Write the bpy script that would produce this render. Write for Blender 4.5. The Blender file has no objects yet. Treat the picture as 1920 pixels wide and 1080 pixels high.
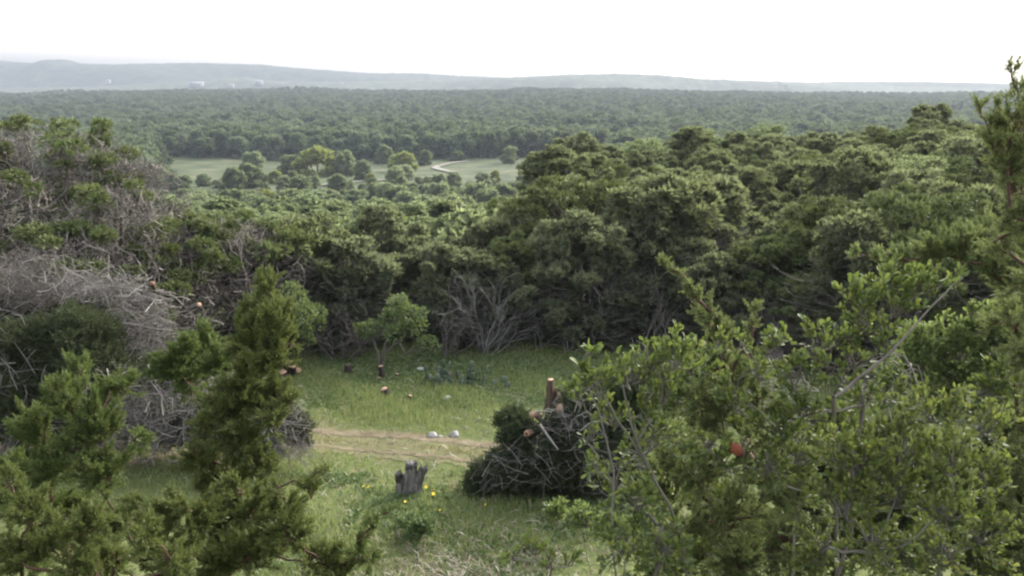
import bpy, math, random
import numpy as np
from mathutils import Vector

random.seed(11)
RNG = np.random.default_rng(11)
SC = bpy.context.scene
COL = SC.collection

# ------------------------------------------------------------ camera
FPX, CX, CY = 1663.0, 960.0, 540.0
PITCH = math.radians(12.7)
CAMZ = 8.0
cam_data = bpy.data.cameras.new('camera')
cam_data.sensor_width = 36.0
cam_data.lens = 36.0 * FPX / 1920.0
cam_data.clip_start = 0.1
cam_data.clip_end = 40000.0
cam = bpy.data.objects.new('camera', cam_data)
cam.location = (0, 0, CAMZ)
cam.rotation_euler = (math.radians(90) - PITCH, 0, 0)
COL.objects.link(cam)
SC.camera = cam

# ------------------------------------------------------------ sky, sun, exposure
SUN_EL, SUN_AZ = math.radians(33), math.radians(42)      # azimuth from +Y towards +X
world = bpy.data.worlds.new('World')
SC.world = world
world.use_nodes = True
wn = world.node_tree
for n in list(wn.nodes):
    wn.nodes.remove(n)
sky = wn.nodes.new('ShaderNodeTexSky')
sky.sky_type = 'NISHITA'
sky.sun_disc = False
sky.sun_elevation = SUN_EL
sky.sun_rotation = SUN_AZ
sky.air_density = 1.0
sky.dust_density = 4.0
sky.ozone_density = 1.0
hs = wn.nodes.new('ShaderNodeHueSaturation')
hs.inputs['Saturation'].default_value = 0.35
hs.inputs['Value'].default_value = 1.36
bg = wn.nodes.new('ShaderNodeBackground')
bg.inputs['Strength'].default_value = 0.15
wo = wn.nodes.new('ShaderNodeOutputWorld')
wn.links.new(sky.outputs[0], hs.inputs['Color'])
wn.links.new(hs.outputs[0], bg.inputs['Color'])
wn.links.new(bg.outputs[0], wo.inputs['Surface'])

sun_data = bpy.data.lights.new('sun', 'SUN')
sun_data.energy = 0.5
sun_data.angle = math.radians(20)
sun_data.color = (1.0, 0.93, 0.80)
sun = bpy.data.objects.new('sun', sun_data)
sd = Vector((math.sin(SUN_AZ) * math.cos(SUN_EL), math.cos(SUN_AZ) * math.cos(SUN_EL), math.sin(SUN_EL)))
sun.rotation_euler = (-sd).to_track_quat('-Z', 'Y').to_euler()
sun.location = sd * 60
COL.objects.link(sun)

SC.view_settings.view_transform = 'Standard'
SC.view_settings.look = 'None'
SC.view_settings.exposure = 2.3
SC.view_settings.gamma = 1.0
SC.view_settings.use_curve_mapping = False
SC.cycles.use_denoising = True
SC.cycles.max_bounces = 6
SC.cycles.diffuse_bounces = 3
SC.cycles.transmission_bounces = 4
SC.cycles.volume_bounces = 1
SC.cycles.filter_width = 2.3

# ------------------------------------------------------------ picture rays
_f = np.array((0, math.cos(PITCH), -math.sin(PITCH)))
_u = np.array((0, math.sin(PITCH), math.cos(PITCH)))
_r = np.array((1.0, 0, 0))
EYE = np.array((0, 0, CAMZ))

def ray(px, py):
    return _f + _r * (px - CX) / FPX - _u * (py - CY) / FPX

def at(px, py, Y):
    d = ray(px, py)
    return EYE + d * (Y / d[1])

def project(P):
    P = np.atleast_2d(P) - EYE
    z = P @ _f
    return CX + FPX * (P @ _r) / z, CY - FPX * (P @ _u) / z, z

# ------------------------------------------------------------ terrain
def sst(a, b, x):
    t = np.clip((np.asarray(x, float) - a) / (b - a), 0, 1)
    return t * t * (3 - 2 * t)

def edge(t):
    return 29 + 44 * sst(-0.005, 0.085, t) + 6 * sst(0.30, 0.42, -np.asarray(t, float))

def height(x, y):
    x = np.asarray(x, float); y = np.asarray(y, float)
    ys = np.maximum(y, 6.0)
    t = x / ys
    z = 6.3 * (1 - sst(0.0, 12.5, y)) + 0.10 * np.maximum(-y, 0)
    z = z + 0.05 * np.sin(x * 0.9 + 1.3) * np.sin(y * 0.7) + 0.03 * np.sin(x * 2.1 + y * 1.3) * sst(9, 13, y) * (1 - sst(60, 90, y))
    z = z - 32.0 * sst(0, 230, y - edge(t))
    z = z + 1.2 * np.sin(x * 0.021 + 0.5) * np.sin(y * 0.017 + x * 0.006) * sst(120, 300, y)
    z = z + (18 + 5 * np.sin(x * 0.0021 + 2.0) + 2.5 * np.sin(x * 0.0067)) * sst(620, 2200, y) - 26 * sst(2250, 3400, y)
    z = z + 5.0 * np.maximum(0, np.sin(x * 0.017 + 0.6) * np.sin(x * 0.0063 + 1.9) + 0.25 * np.sin(x * 0.06)) * sst(1850, 2150, y)
    return z

def gh(x, y):
    return float(height(x, y))

def ground(px, py):
    d = ray(px, py)
    s, p = 2.0, None
    while s < 12000:
        q = EYE + d * s
        if q[2] < gh(q[0], q[1]):
            lo, hi = p, s
            for _ in range(30):
                m = (lo + hi) / 2
                q = EYE + d * m
                if q[2] < gh(q[0], q[1]): hi = m
                else: lo = m
            return EYE + d * hi
        p = s
        s *= 1.01
    return EYE + d * 12000

def on_ground(px, Y):
    """the ground point at world depth Y in picture column px"""
    x = 0.0
    for _ in range(6):
        z = gh(x, Y)
        depth = (np.array((x, Y, z)) - EYE) @ _f
        x = (px - CX) / FPX * depth
    return np.array((x, Y, gh(x, Y)))

# ------------------------------------------------------------ materials
def _nodes(name):
    m = bpy.data.materials.new(name)
    m.use_nodes = True
    nt = m.node_tree
    for n in list(nt.nodes):
        nt.nodes.remove(n)
    out = nt.nodes.new('ShaderNodeOutputMaterial')
    return m, nt, out

def N(nt, kind, **kw):
    n = nt.nodes.new(kind)
    for k, v in kw.items():
        if k.startswith('i_'):
            n.inputs[k[2:].replace('_', ' ')].default_value = v
        else:
            setattr(n, k, v)
    return n

def ramp(nt, fac, stops):
    r = nt.nodes.new('ShaderNodeValToRGB')
    el = r.color_ramp.elements
    while len(el) < len(stops):
        el.new(0.5)
    for e, (p, c) in zip(el, stops):
        e.position = p
        e.color = (c[0], c[1], c[2], 1)
    nt.links.new(fac, r.inputs['Fac'])
    return r.outputs['Color']

def math_node(nt, op, a, b=None):
    n = nt.nodes.new('ShaderNodeMath'); n.operation = op
    for i, v in enumerate((a, b)):
        if v is None: continue
        if isinstance(v, (int, float)): n.inputs[i].default_value = v
        else: nt.links.new(v, n.inputs[i])
    return n.outputs[0]

def mix_col(nt, fac, a, b):
    n = nt.nodes.new('ShaderNodeMix'); n.data_type = 'RGBA'
    for sock, v in ((n.inputs[0], fac), (n.inputs[6], a), (n.inputs[7], b)):
        if isinstance(v, (int, float)): sock.default_value = v
        elif isinstance(v, tuple): sock.default_value = (*v, 1)
        else: nt.links.new(v, sock)
    return n.outputs[2]

def leaf_material(name, stops, trans=0.35, rough=0.55, spec=0.3, obj_var=0.35):
    """foliage: every leaf (mesh island) gets its own tone, every plant a shift of its own"""
    m, nt, out = _nodes(name)
    geo = N(nt, 'ShaderNodeNewGeometry')
    oi = N(nt, 'ShaderNodeObjectInfo')
    a = math_node(nt, 'MULTIPLY', oi.outputs['Random'], 7.31)
    s = math_node(nt, 'FRACT', math_node(nt, 'ADD', geo.outputs['Random Per Island'], a))
    col = ramp(nt, s, stops)
    hsv = N(nt, 'ShaderNodeHueSaturation')
    v = math_node(nt, 'ADD', math_node(nt, 'MULTIPLY', oi.outputs['Random'], obj_var), 1 - obj_var * 0.5)
    nt.links.new(v, hsv.inputs['Value'])
    h = math_node(nt, 'ADD', math_node(nt, 'MULTIPLY', math_node(nt, 'FRACT', math_node(nt, 'MULTIPLY', oi.outputs['Random'], 17.7)), 0.03), 0.485)
    nt.links.new(h, hsv.inputs['Hue'])
    nt.links.new(col, hsv.inputs['Color'])
    p = N(nt, 'ShaderNodeBsdfPrincipled')
    p.inputs['Roughness'].default_value = rough
    p.inputs['Specular IOR Level'].default_value = spec
    nt.links.new(hsv.outputs[0], p.inputs['Base Color'])
    tr = N(nt, 'ShaderNodeBsdfTranslucent')
    ty = mix_col(nt, 0.35, hsv.outputs[0], (0.16, 0.20, 0.03))
    nt.links.new(ty, tr.inputs['Color'])
    mx = N(nt, 'ShaderNodeMixShader')
    mx.inputs[0].default_value = trans
    nt.links.new(p.outputs[0], mx.inputs[1])
    nt.links.new(tr.outputs[0], mx.inputs[2])
    nt.links.new(mx.outputs[0], out.inputs['Surface'])
    return m

def rough_material(name, stops, scale=6.0, detail=6.0, rough=0.9, stretch=(1, 1, 1), bump=0.3, island=0.0, spec=0.2, dist=0.02):
    m, nt, out = _nodes(name)
    tc = N(nt, 'ShaderNodeTexCoord')
    mp = N(nt, 'ShaderNodeMapping')
    mp.inputs['Scale'].default_value = stretch
    nt.links.new(tc.outputs['Object'], mp.inputs['Vector'])
    no = N(nt, 'ShaderNodeTexNoise', i_Scale=scale, i_Detail=detail, i_Roughness=0.65)
    nt.links.new(mp.outputs[0], no.inputs['Vector'])
    f = no.outputs[0]
    if island:
        geo = N(nt, 'ShaderNodeNewGeometry')
        f = math_node(nt, 'ADD', math_node(nt, 'MULTIPLY', f, 1 - island), math_node(nt, 'MULTIPLY', geo.outputs['Random Per Island'], island))
    col = ramp(nt, f, stops)
    p = N(nt, 'ShaderNodeBsdfPrincipled')
    p.inputs['Roughness'].default_value = rough
    p.inputs['Specular IOR Level'].default_value = spec
    nt.links.new(col, p.inputs['Base Color'])
    if bump:
        b = N(nt, 'ShaderNodeBump')
        b.inputs['Strength'].default_value = bump
        b.inputs['Distance'].default_value = dist
        nt.links.new(no.outputs[0], b.inputs['Height'])
        nt.links.new(b.outputs[0], p.inputs['Normal'])
    nt.links.new(p.outputs[0], out.inputs['Surface'])
    return m

M = {}
M['juniper'] = leaf_material('juniper_foliage', [(0.0, (0.072, 0.080, 0.054)), (0.5, (0.097, 0.105, 0.072)), (0.85, (0.114, 0.122, 0.082)), (1.0, (0.134, 0.140, 0.098))], trans=0.55, rough=0.8, spec=0.08)
M['juniper_grey'] = leaf_material('thin_juniper_foliage', [(0.0, (0.052, 0.068, 0.028)), (0.5, (0.080, 0.100, 0.038)), (1.0, (0.125, 0.135, 0.060))], trans=0.22, rough=0.7, spec=0.15)
M['cedar'] = leaf_material('cedar_foliage', [(0.0, (0.040, 0.058, 0.017)), (0.55, (0.066, 0.090, 0.025)), (0.9, (0.098, 0.122, 0.034)), (1.0, (0.125, 0.105, 0.040))], trans=0.30, rough=0.6, spec=0.2, obj_var=0.15)
M['pale_cedar'] = leaf_material('pale_cedar_foliage', [(0.0, (0.066, 0.084, 0.034)), (0.55, (0.098, 0.118, 0.048)), (0.9, (0.130, 0.148, 0.062)), (1.0, (0.165, 0.130, 0.065))], trans=0.42, rough=0.6, spec=0.2, obj_var=0.1)
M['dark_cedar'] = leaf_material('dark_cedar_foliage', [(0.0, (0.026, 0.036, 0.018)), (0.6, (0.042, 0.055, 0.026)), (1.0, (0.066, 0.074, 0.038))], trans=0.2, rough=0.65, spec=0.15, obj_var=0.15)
M['broadleaf'] = leaf_material('broad_leaf', [(0.0, (0.036, 0.054, 0.016)), (0.5, (0.066, 0.090, 0.024)), (0.9, (0.102, 0.130, 0.034)), (1.0, (0.165, 0.165, 0.040))], trans=0.38, rough=0.5, spec=0.35, obj_var=0.15)
M['bush'] = leaf_material('light_bush_leaf', [(0.0, (0.066, 0.096, 0.034)), (0.6, (0.098, 0.134, 0.048)), (1.0, (0.135, 0.172, 0.066))], trans=0.45, rough=0.5, spec=0.3, obj_var=0.15)
M['oak'] = leaf_material('oak_foliage', [(0.0, (0.108, 0.134, 0.080)), (0.5, (0.132, 0.158, 0.096)), (1.0, (0.154, 0.178, 0.110))], trans=0.60, rough=0.8, spec=0.05, obj_var=0.6)
M['forest'] = leaf_material('far_foliage', [(0.0, (0.054, 0.074, 0.050)), (0.5, (0.082, 0.104, 0.068)), (1.0, (0.114, 0.140, 0.088))], trans=0.38, rough=0.75, spec=0.1, obj_var=0.8)
M['pale_oak'] = leaf_material('yellow_green_foliage', [(0.0, (0.140, 0.165, 0.045)), (0.5, (0.180, 0.205, 0.055)), (1.0, (0.220, 0.235, 0.075))], trans=0.5, rough=0.7, spec=0.1, obj_var=0.2)
M['bark'] = rough_material('bark', [(0.25, (0.030, 0.024, 0.020)), (0.55, (0.075, 0.062, 0.052)), (0.8, (0.150, 0.130, 0.110))], scale=9, stretch=(1, 1, 0.25), island=0.3)
M['red_bark'] = rough_material('red_bark', [(0.25, (0.024, 0.014, 0.010)), (0.55, (0.062, 0.034, 0.024)), (0.85, (0.120, 0.076, 0.055))], scale=14, stretch=(1, 1, 0.2))
M['pale_bark'] = rough_material('pale_bark', [(0.2, (0.050, 0.046, 0.036)), (0.6, (0.100, 0.092, 0.074)), (0.9, (0.170, 0.158, 0.130))], scale=16, stretch=(1, 1, 0.4), island=0.3)
M['dead'] = rough_material('dead_wood', [(0.2, (0.070, 0.062, 0.055)), (0.5, (0.130, 0.118, 0.106)), (0.85, (0.240, 0.222, 0.202))], scale=7, island=0.6, bump=0.1)
M['twig'] = rough_material('grey_twig', [(0.2, (0.066, 0.057, 0.050)), (0.5, (0.122, 0.107, 0.094)), (0.9, (0.200, 0.180, 0.160))], scale=5, island=0.6, bump=0.0)
M['brown_brush'] = leaf_material('wilting_brush', [(0.0, (0.030, 0.034, 0.022)), (0.5, (0.046, 0.050, 0.030)), (0.8, (0.062, 0.060, 0.038)), (1.0, (0.090, 0.066, 0.044))], trans=0.15, rough=0.8, spec=0.1, obj_var=0.1)
M['log_bark'] = rough_material('shaggy_log_bark', [(0.25, (0.035, 0.022, 0.015)), (0.55, (0.085, 0.058, 0.040)), (0.85, (0.160, 0.120, 0.090))], scale=14, stretch=(1, 1, 0.2))
M['snag'] = rough_material('bleached_wood', [(0.2, (0.072, 0.066, 0.060)), (0.5, (0.135, 0.125, 0.116)), (0.85, (0.225, 0.212, 0.198))], scale=7, island=0.6, bump=0.0)
def old_wood_material():
    m, nt, out = _nodes('weathered_wood')
    tc = N(nt, 'ShaderNodeTexCoord')
    mp = N(nt, 'ShaderNodeMapping'); mp.inputs['Scale'].default_value = (3.0, 3.0, 0.35)
    nt.links.new(tc.outputs['Object'], mp.inputs['Vector'])
    n1 = N(nt, 'ShaderNodeTexNoise', i_Scale=7.0, i_Detail=7.0, i_Roughness=0.7); nt.links.new(mp.outputs[0], n1.inputs['Vector'])
    n2 = N(nt, 'ShaderNodeTexNoise', i_Scale=4.0, i_Detail=4.0); nt.links.new(tc.outputs['Object'], n2.inputs['Vector'])
    grey = ramp(nt, n1.outputs[0], [(0.34, (0.024, 0.021, 0.019)), (0.45, (0.085, 0.078, 0.073)), (0.57, (0.160, 0.149, 0.142)), (0.74, (0.240, 0.226, 0.218))])
    rot = ramp(nt, n1.outputs[0], [(0.35, (0.010, 0.008, 0.007)), (0.55, (0.032, 0.026, 0.022)), (0.75, (0.070, 0.058, 0.048))])
    f = ramp(nt, n2.outputs[0], [(0.54, (0, 0, 0)), (0.62, (1, 1, 1))])
    p = N(nt, 'ShaderNodeBsdfPrincipled'); p.inputs['Roughness'].default_value = 0.9; p.inputs['Specular IOR Level'].default_value = 0.15
    nt.links.new(mix_col(nt, f, grey, rot), p.inputs['Base Color'])
    b = N(nt, 'ShaderNodeBump'); b.inputs['Strength'].default_value = 0.9; b.inputs['Distance'].default_value = 0.04
    nt.links.new(n1.outputs[0], b.inputs['Height']); nt.links.new(b.outputs[0], p.inputs['Normal'])
    nt.links.new(p.outputs[0], out.inputs['Surface'])
    return m
M['stump_bark'] = rough_material('dark_stump_bark', [(0.25, (0.012, 0.010, 0.008)), (0.55, (0.034, 0.026, 0.020)), (0.85, (0.090, 0.058, 0.042))], scale=11, stretch=(1, 1, 0.3), bump=0.8, dist=0.05)
M['old_wood'] = old_wood_material()
M['cut'] = rough_material('fresh_cut_wood', [(0.25, (0.170, 0.100, 0.062)), (0.5, (0.260, 0.170, 0.112)), (0.8, (0.340, 0.250, 0.180))], scale=5, bump=0.1)
M['heart'] = rough_material('red_heartwood', [(0.25, (0.085, 0.026, 0.013)), (0.6, (0.135, 0.040, 0.020)), (0.9, (0.190, 0.080, 0.048))], scale=8, bump=0.1)
M['stone'] = rough_material('pale_limestone', [(0.25, (0.130, 0.124, 0.106)), (0.5, (0.250, 0.242, 0.220)), (0.8, (0.380, 0.370, 0.348))], scale=5, bump=0.6)
M['cactus'] = rough_material('cactus_skin', [(0.3, (0.040, 0.058, 0.036)), (0.6, (0.066, 0.086, 0.056)), (0.9, (0.100, 0.120, 0.082))], scale=10, rough=0.6, bump=0.2)
M['petal'] = rough_material('yellow_petal', [(0.3, (0.700, 0.480, 0.020)), (0.7, (0.850, 0.650, 0.050))], scale=20, rough=0.6, bump=0)
M['white_wall'] = rough_material('white_wall', [(0.3, (0.360, 0.355, 0.340)), (0.7, (0.420, 0.415, 0.400))], scale=0.3, rough=0.8, bump=0)
M['metal_roof'] = rough_material('pale_roof', [(0.3, (0.280, 0.280, 0.275)), (0.7, (0.340, 0.340, 0.335))], scale=0.3, rough=0.6, bump=0)
M['window'] = rough_material('dark_window', [(0.3, (0.030, 0.034, 0.040)), (0.7, (0.050, 0.056, 0.062))], scale=0.3, rough=0.2, bump=0)
M['pole'] = rough_material('grey_pole', [(0.3, (0.120, 0.110, 0.100)), (0.7, (0.200, 0.190, 0.170))], scale=0.5, rough=0.8, bump=0)
M['grass'] = leaf_material('grass_blade', [(0.0, (0.138, 0.182, 0.066)), (0.45, (0.190, 0.244, 0.092)), (0.8, (0.232, 0.280, 0.116)), (0.92, (0.275, 0.270, 0.135)), (1.0, (0.340, 0.315, 0.195))], trans=0.45, rough=0.7, spec=0.15, obj_var=0.0)
M['dry_grass'] = leaf_material('dry_grass_blade', [(0.0, (0.150, 0.150, 0.052)), (0.5, (0.230, 0.205, 0.080)), (1.0, (0.330, 0.280, 0.140))], trans=0.25, rough=0.8, spec=0.1, obj_var=0.0)
M['weed'] = leaf_material('weed_leaf', [(0.0, (0.050, 0.085, 0.030)), (0.6, (0.085, 0.125, 0.046)), (1.0, (0.150, 0.180, 0.085))], trans=0.3, rough=0.6, spec=0.25, obj_var=0.0)
M['litter'] = rough_material('plant_litter', [(0.2, (0.130, 0.105, 0.070)), (0.5, (0.240, 0.210, 0.150)), (0.9, (0.400, 0.365, 0.290))], scale=3, island=0.7, bump=0)

def ground_material():
    m, nt, out = _nodes('meadow_ground')
    geo = N(nt, 'ShaderNodeNewGeometry')
    pos = geo.outputs['Position']
    sep = N(nt, 'ShaderNodeSeparateXYZ'); nt.links.new(pos, sep.inputs[0])
    n1 = N(nt, 'ShaderNodeTexNoise', i_Scale=0.55, i_Detail=5.0, i_Roughness=0.6); nt.links.new(pos, n1.inputs['Vector'])
    n2 = N(nt, 'ShaderNodeTexNoise', i_Scale=9.0, i_Detail=5.0, i_Roughness=0.7); nt.links.new(pos, n2.inputs['Vector'])
    n3 = N(nt, 'ShaderNodeTexNoise', i_Scale=0.07, i_Detail=6.0, i_Roughness=0.6); nt.links.new(pos, n3.inputs['Vector'])
    near = ramp(nt, n2.outputs[0], [(0.3, (0.040, 0.048, 0.018)), (0.5, (0.070, 0.085, 0.030)), (0.7, (0.110, 0.110, 0.050))])
    soil = ramp(nt, n2.outputs[0], [(0.3, (0.080, 0.060, 0.038)), (0.6, (0.140, 0.112, 0.078)), (0.8, (0.200, 0.170, 0.125))])
    fac = ramp(nt, n1.outputs[0], [(0.60, (0, 0, 0)), (0.72, (1, 1, 1))])
    near2 = mix_col(nt, fac, near, soil)
    far = ramp(nt, n3.outputs[0], [(0.34, (0.022, 0.032, 0.014)), (0.46, (0.037, 0.049, 0.021)), (0.58, (0.060, 0.068, 0.033)), (0.72, (0.105, 0.097, 0.062))])
    mr = N(nt, 'ShaderNodeMapRange'); mr.inputs['From Min'].default_value = 120; mr.inputs['From Max'].default_value = 260
    nt.links.new(sep.outputs[1], mr.inputs['Value'])
    col = mix_col(nt, mr.outputs[0], near2, far)
    p = N(nt, 'ShaderNodeBsdfPrincipled'); p.inputs['Roughness'].default_value = 0.95; p.inputs['Specular IOR Level'].default_value = 0.1
    nt.links.new(col, p.inputs['Base Color'])
    b = N(nt, 'ShaderNodeBump'); b.inputs['Strength'].default_value = 0.5; b.inputs['Distance'].default_value = 0.05
    nt.links.new(n2.outputs[0], b.inputs['Height']); nt.links.new(b.outputs[0], p.inputs['Normal'])
    nt.links.new(p.outputs[0], out.inputs['Surface'])
    return m

M['ground'] = ground_material()
M['track'] = rough_material('packed_dirt', [(0.28, (0.058, 0.048, 0.026)), (0.5, (0.100, 0.080, 0.046)), (0.75, (0.155, 0.128, 0.084))], scale=2.2, detail=8, bump=0.5, dist=0.04)
M['track_side'] = rough_material('worn_track_grass', [(0.3, (0.050, 0.056, 0.020)), (0.5, (0.082, 0.080, 0.034)), (0.72, (0.125, 0.106, 0.058))], scale=3.5, detail=8, bump=0.5, dist=0.03)
M['soil'] = rough_material('bare_soil', [(0.28, (0.120, 0.080, 0.055)), (0.5, (0.220, 0.165, 0.120)), (0.75, (0.330, 0.280, 0.220))], scale=3.0, detail=8, bump=0.5, dist=0.04)
M['road'] = rough_material('pale_gravel', [(0.3, (0.090, 0.088, 0.066)), (0.7, (0.165, 0.155, 0.125))], scale=0.3, bump=0)
M['hill'] = rough_material('wooded_hill', [(0.35, (0.030, 0.044, 0.026)), (0.55, (0.055, 0.074, 0.038)), (0.72, (0.120, 0.125, 0.075))], scale=0.02, detail=8, bump=0)

# ------------------------------------------------------------ mesh helpers
def mesh_from(name, V, F, mat, smooth=False):
    V = np.ascontiguousarray(V, np.float32); F = np.ascontiguousarray(F, np.int32)
    me = bpy.data.meshes.new(name)
    me.vertices.add(len(V)); me.vertices.foreach_set('co', V.ravel())
    n, k = F.shape
    me.loops.add(n * k); me.loops.foreach_set('vertex_index', F.ravel())
    me.polygons.add(n)
    me.polygons.foreach_set('loop_start', np.arange(0, n * k, k, dtype=np.int32))
    me.polygons.foreach_set('loop_total', np.full(n, k, np.int32))
    if smooth:
        me.polygons.foreach_set('use_smooth', np.ones(n, bool))
    me.update(calc_edges=True)
    if mat is not None:
        me.materials.append(mat)
    return me

def link(name, data, parent=None, loc=None):
    o = bpy.data.objects.new(name, data)
    COL.objects.link(o)
    if parent is not None: o.parent = parent
    if loc is not None: o.location = loc
    return o

def thing(name, label, cat, loc, rz=0.0, group=None):
    o = bpy.data.objects.new(name, None)
    o.empty_display_size = 0.2
    COL.objects.link(o)
    o.location = tuple(float(v) for v in loc)
    o.rotation_euler = (0, 0, rz)
    o['label'] = label; o['category'] = cat
    if group: o['group'] = group
    return o

def structure(o):
    o['kind'] = 'structure'
    return o

def norm(A):
    return A / np.maximum(np.linalg.norm(A, axis=-1, keepdims=True), 1e-9)

def frames(D, roll=None):
    """rotation matrices whose third column is D"""
    D = norm(np.asarray(D, float)); n = len(D)
    ref = np.where(np.abs(D[:, 2:3]) < 0.95, np.array([[0, 0, 1.0]]), np.array([[1.0, 0, 0]]))
    X = norm(np.cross(ref, D)); Y = np.cross(D, X)
    if roll is None: roll = RNG.uniform(0, 2 * np.pi, n)
    c, s = np.cos(roll)[:, None], np.sin(roll)[:, None]
    X2 = c * X + s * Y; Y2 = -s * X + c * Y
    return np.stack([X2, Y2, D], axis=2)

def scatter(T, P, R, S):
    """copies of template T=(verts, faces) at P with rotation R and scale S"""
    TV, TF = T
    S = np.asarray(S, float)
    if S.ndim == 1: S = np.repeat(S[:, None], 3, 1)
    V = np.einsum('nij,nkj->nki', R, TV[None] * S[:, None, :]) + P[:, None, :]
    k = len(TV)
    F = TF[None] + (np.arange(len(P)) * k)[:, None, None]
    return V.reshape(-1, 3), F.reshape(-1, TF.shape[1])

def merge(parts):
    Vs, Fs, o = [], [], 0
    for V, F in parts:
        if len(V) == 0: continue
        Vs.append(V); Fs.append(F + o); o += len(V)
    return np.concatenate(Vs), np.concatenate(Fs)

def tubes(P, Rr, S=4, cap=False):
    """P (n,k,3) polylines, Rr (n,k) radii -> triangles"""
    P = np.asarray(P, float); Rr = np.asarray(Rr, float)
    n, k, _ = P.shape
    T = norm(np.gradient(P, axis=1))
    mean = norm(P[:, -1] - P[:, 0])
    ref = np.where(np.abs(mean[:, 2:3]) < 0.8, np.array([[0, 0, 1.0]]), np.array([[1.0, 0, 0]]))[:, None, :]
    X = norm(np.cross(np.broadcast_to(ref, T.shape), T)); Y = np.cross(T, X)
    a = np.arange(S) * 2 * np.pi / S
    V = P[:, :, None, :] + Rr[:, :, None, None] * (np.cos(a)[None, None, :, None] * X[:, :, None, :] + np.sin(a)[None, None, :, None] * Y[:, :, None, :])
    i = np.arange(k - 1)[:, None] * S; j = np.arange(S)[None, :]; j2 = (j + 1) % S
    q = np.stack([i + j, i + j2, i + S + j2, i + S + j], -1).reshape(-1, 4)
    tri = np.concatenate([q[:, [0, 1, 2]], q[:, [0, 2, 3]]])
    if cap:
        tri = np.concatenate([tri, np.array([[(k - 1) * S, (k - 1) * S + m, (k - 1) * S + m + 1] for m in range(1, S - 1)])])
    F = tri[None] + (np.arange(n) * k * S)[:, None, None]
    return V.reshape(-1, 3), F.reshape(-1, 3)

def curve_pts(A, B, k, jit, sag=0.0, rng=RNG):
    """n curved polylines of k points from A to B"""
    A = np.atleast_2d(A); B = np.atleast_2d(B); n = len(A)
    t = np.linspace(0, 1, k)[None, :, None]
    P = A[:, None] * (1 - t) + B[:, None] * t
    L = np.linalg.norm(B - A, axis=1)[:, None, None]
    w = np.sin(np.pi * t)
    P = P + rng.normal(0, 1, (n, 1, 3)) * w * L * jit + rng.normal(0, 1, (n, k, 3)) * w * L * jit * 0.35
    P[:, :, 2] += (w * L * sag)[:, :, 0]
    return P

# templates -------------------------------------------------------------
def diamonds(A, B, W, rng, lift=0.0):
    """thin diamonds from A to B, half width W"""
    n = len(A)
    D = B - A
    side = norm(np.cross(D, rng.normal(0, 1, (n, 3)))) * np.asarray(W).reshape(-1, 1)
    mid = A * 0.5 + B * 0.5
    V = np.stack([A, mid + side, B, mid - side], 1).reshape(-1, 3)
    F = np.array([[0, 1, 2], [0, 2, 3]])[None] + (np.arange(n) * 4)[:, None, None]
    return V, F.reshape(-1, 3)

def tuft_template(seed, nb=8, W=0.11, spread=0.75):
    r = np.random.default_rng(seed)
    d = norm(np.stack([r.normal(0, spread, nb), r.normal(0, spread, nb), np.ones(nb)], 1))
    A = d * 0.08; B = d * r.uniform(0.65, 1.0, (nb, 1))
    return diamonds(A, B, np.full(nb, W), r)

def spray_template(seed, n=13, W=0.036, arms=0.36):
    """a plume of cedar twigs along +Z, unit long"""
    r = np.random.default_rng(seed)
    A, B = [], []
    for i in range(n):
        t = (i + 0.5) / n
        a = i * 2.4 + r.uniform(-0.5, 0.5)
        ln = arms * (1.05 - 0.75 * t) * r.uniform(0.7, 1.25)
        p = np.array((0, 0, t * 0.82))
        d = np.array((math.cos(a) * 0.75, math.sin(a) * 0.75, 0.8)); d /= np.linalg.norm(d)
        e = p + d * ln
        A.append(p); B.append(e)
        q = p + d * ln * 0.45
        d2 = d + r.normal(0, 0.55, 3); d2 /= np.linalg.norm(d2)
        A.append(q); B.append(q + d2 * ln * 0.6)
    A.append(np.zeros(3)); B.append(np.array((0, 0, 0.55)))
    A.append(np.array((0, 0, 0.45))); B.append(np.array((0, 0, 1.0)))
    A = np.array(A); B = np.array(B)
    return diamonds(A, B, np.full(len(A), W), r)

def leaf_template(wid=0.26, cup=0.10, bend=0.12):
    """an obovate leaf along +Z, folded on its midrib; unit long"""
    zs = [0.0, 0.12, 0.38, 0.68, 0.90, 1.0]
    ws = [0.012, 0.03, wid * 0.62, wid, wid * 0.66, 0.0]
    V, F = [], []
    for z, w in zip(zs, ws):
        y = -bend * z * z
        V += [(-w, y + cup * w / max(wid, 1e-6), z), (0, y, z), (w, y + cup * w / max(wid, 1e-6), z)]
    for i in range(len(zs) - 1):
        a = i * 3
        F += [(a, a + 1, a + 4), (a, a + 4, a + 3), (a + 1, a + 2, a + 5), (a + 1, a + 5, a + 4)]
    return np.array(V, float), np.array(F)

TUFTS = [tuft_template(s) for s in range(4)]
COARSE = [tuft_template(20 + s, nb=5, W=0.22, spread=0.9) for s in range(3)]
SPRAYS = [spray_template(40 + s) for s in range(4)]
LEAVES = [leaf_template(0.20, 0.08, 0.10), leaf_template(0.235, 0.12, 0.22), leaf_template(0.17, 0.05, -0.06), leaf_template(0.215, 0.16, 0.30)]
# a small leaf of few triangles for plants some metres off
def small_leaf():
    V = np.array([(0, 0, 0), (-0.28, 0.05, 0.55), (0, -0.03, 0.6), (0.28, 0.05, 0.55), (0, -0.1, 1.0)])
    F = np.array([(0, 2, 1), (0, 3, 2), (1, 2, 4), (2, 3, 4)])
    return V, F
SMALL_LEAF = small_leaf()

def scatter_many(templates, P, D, S, roll=None):
    """spread the copies over several templates"""
    n = len(P)
    pick = RNG.integers(0, len(templates), n)
    out = []
    R = frames(D, roll)
    for i, T in enumerate(templates):
        m = pick == i
        if m.any():
            out.append(scatter(T, P[m], R[m], S[m]))
    return merge(out)
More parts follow.
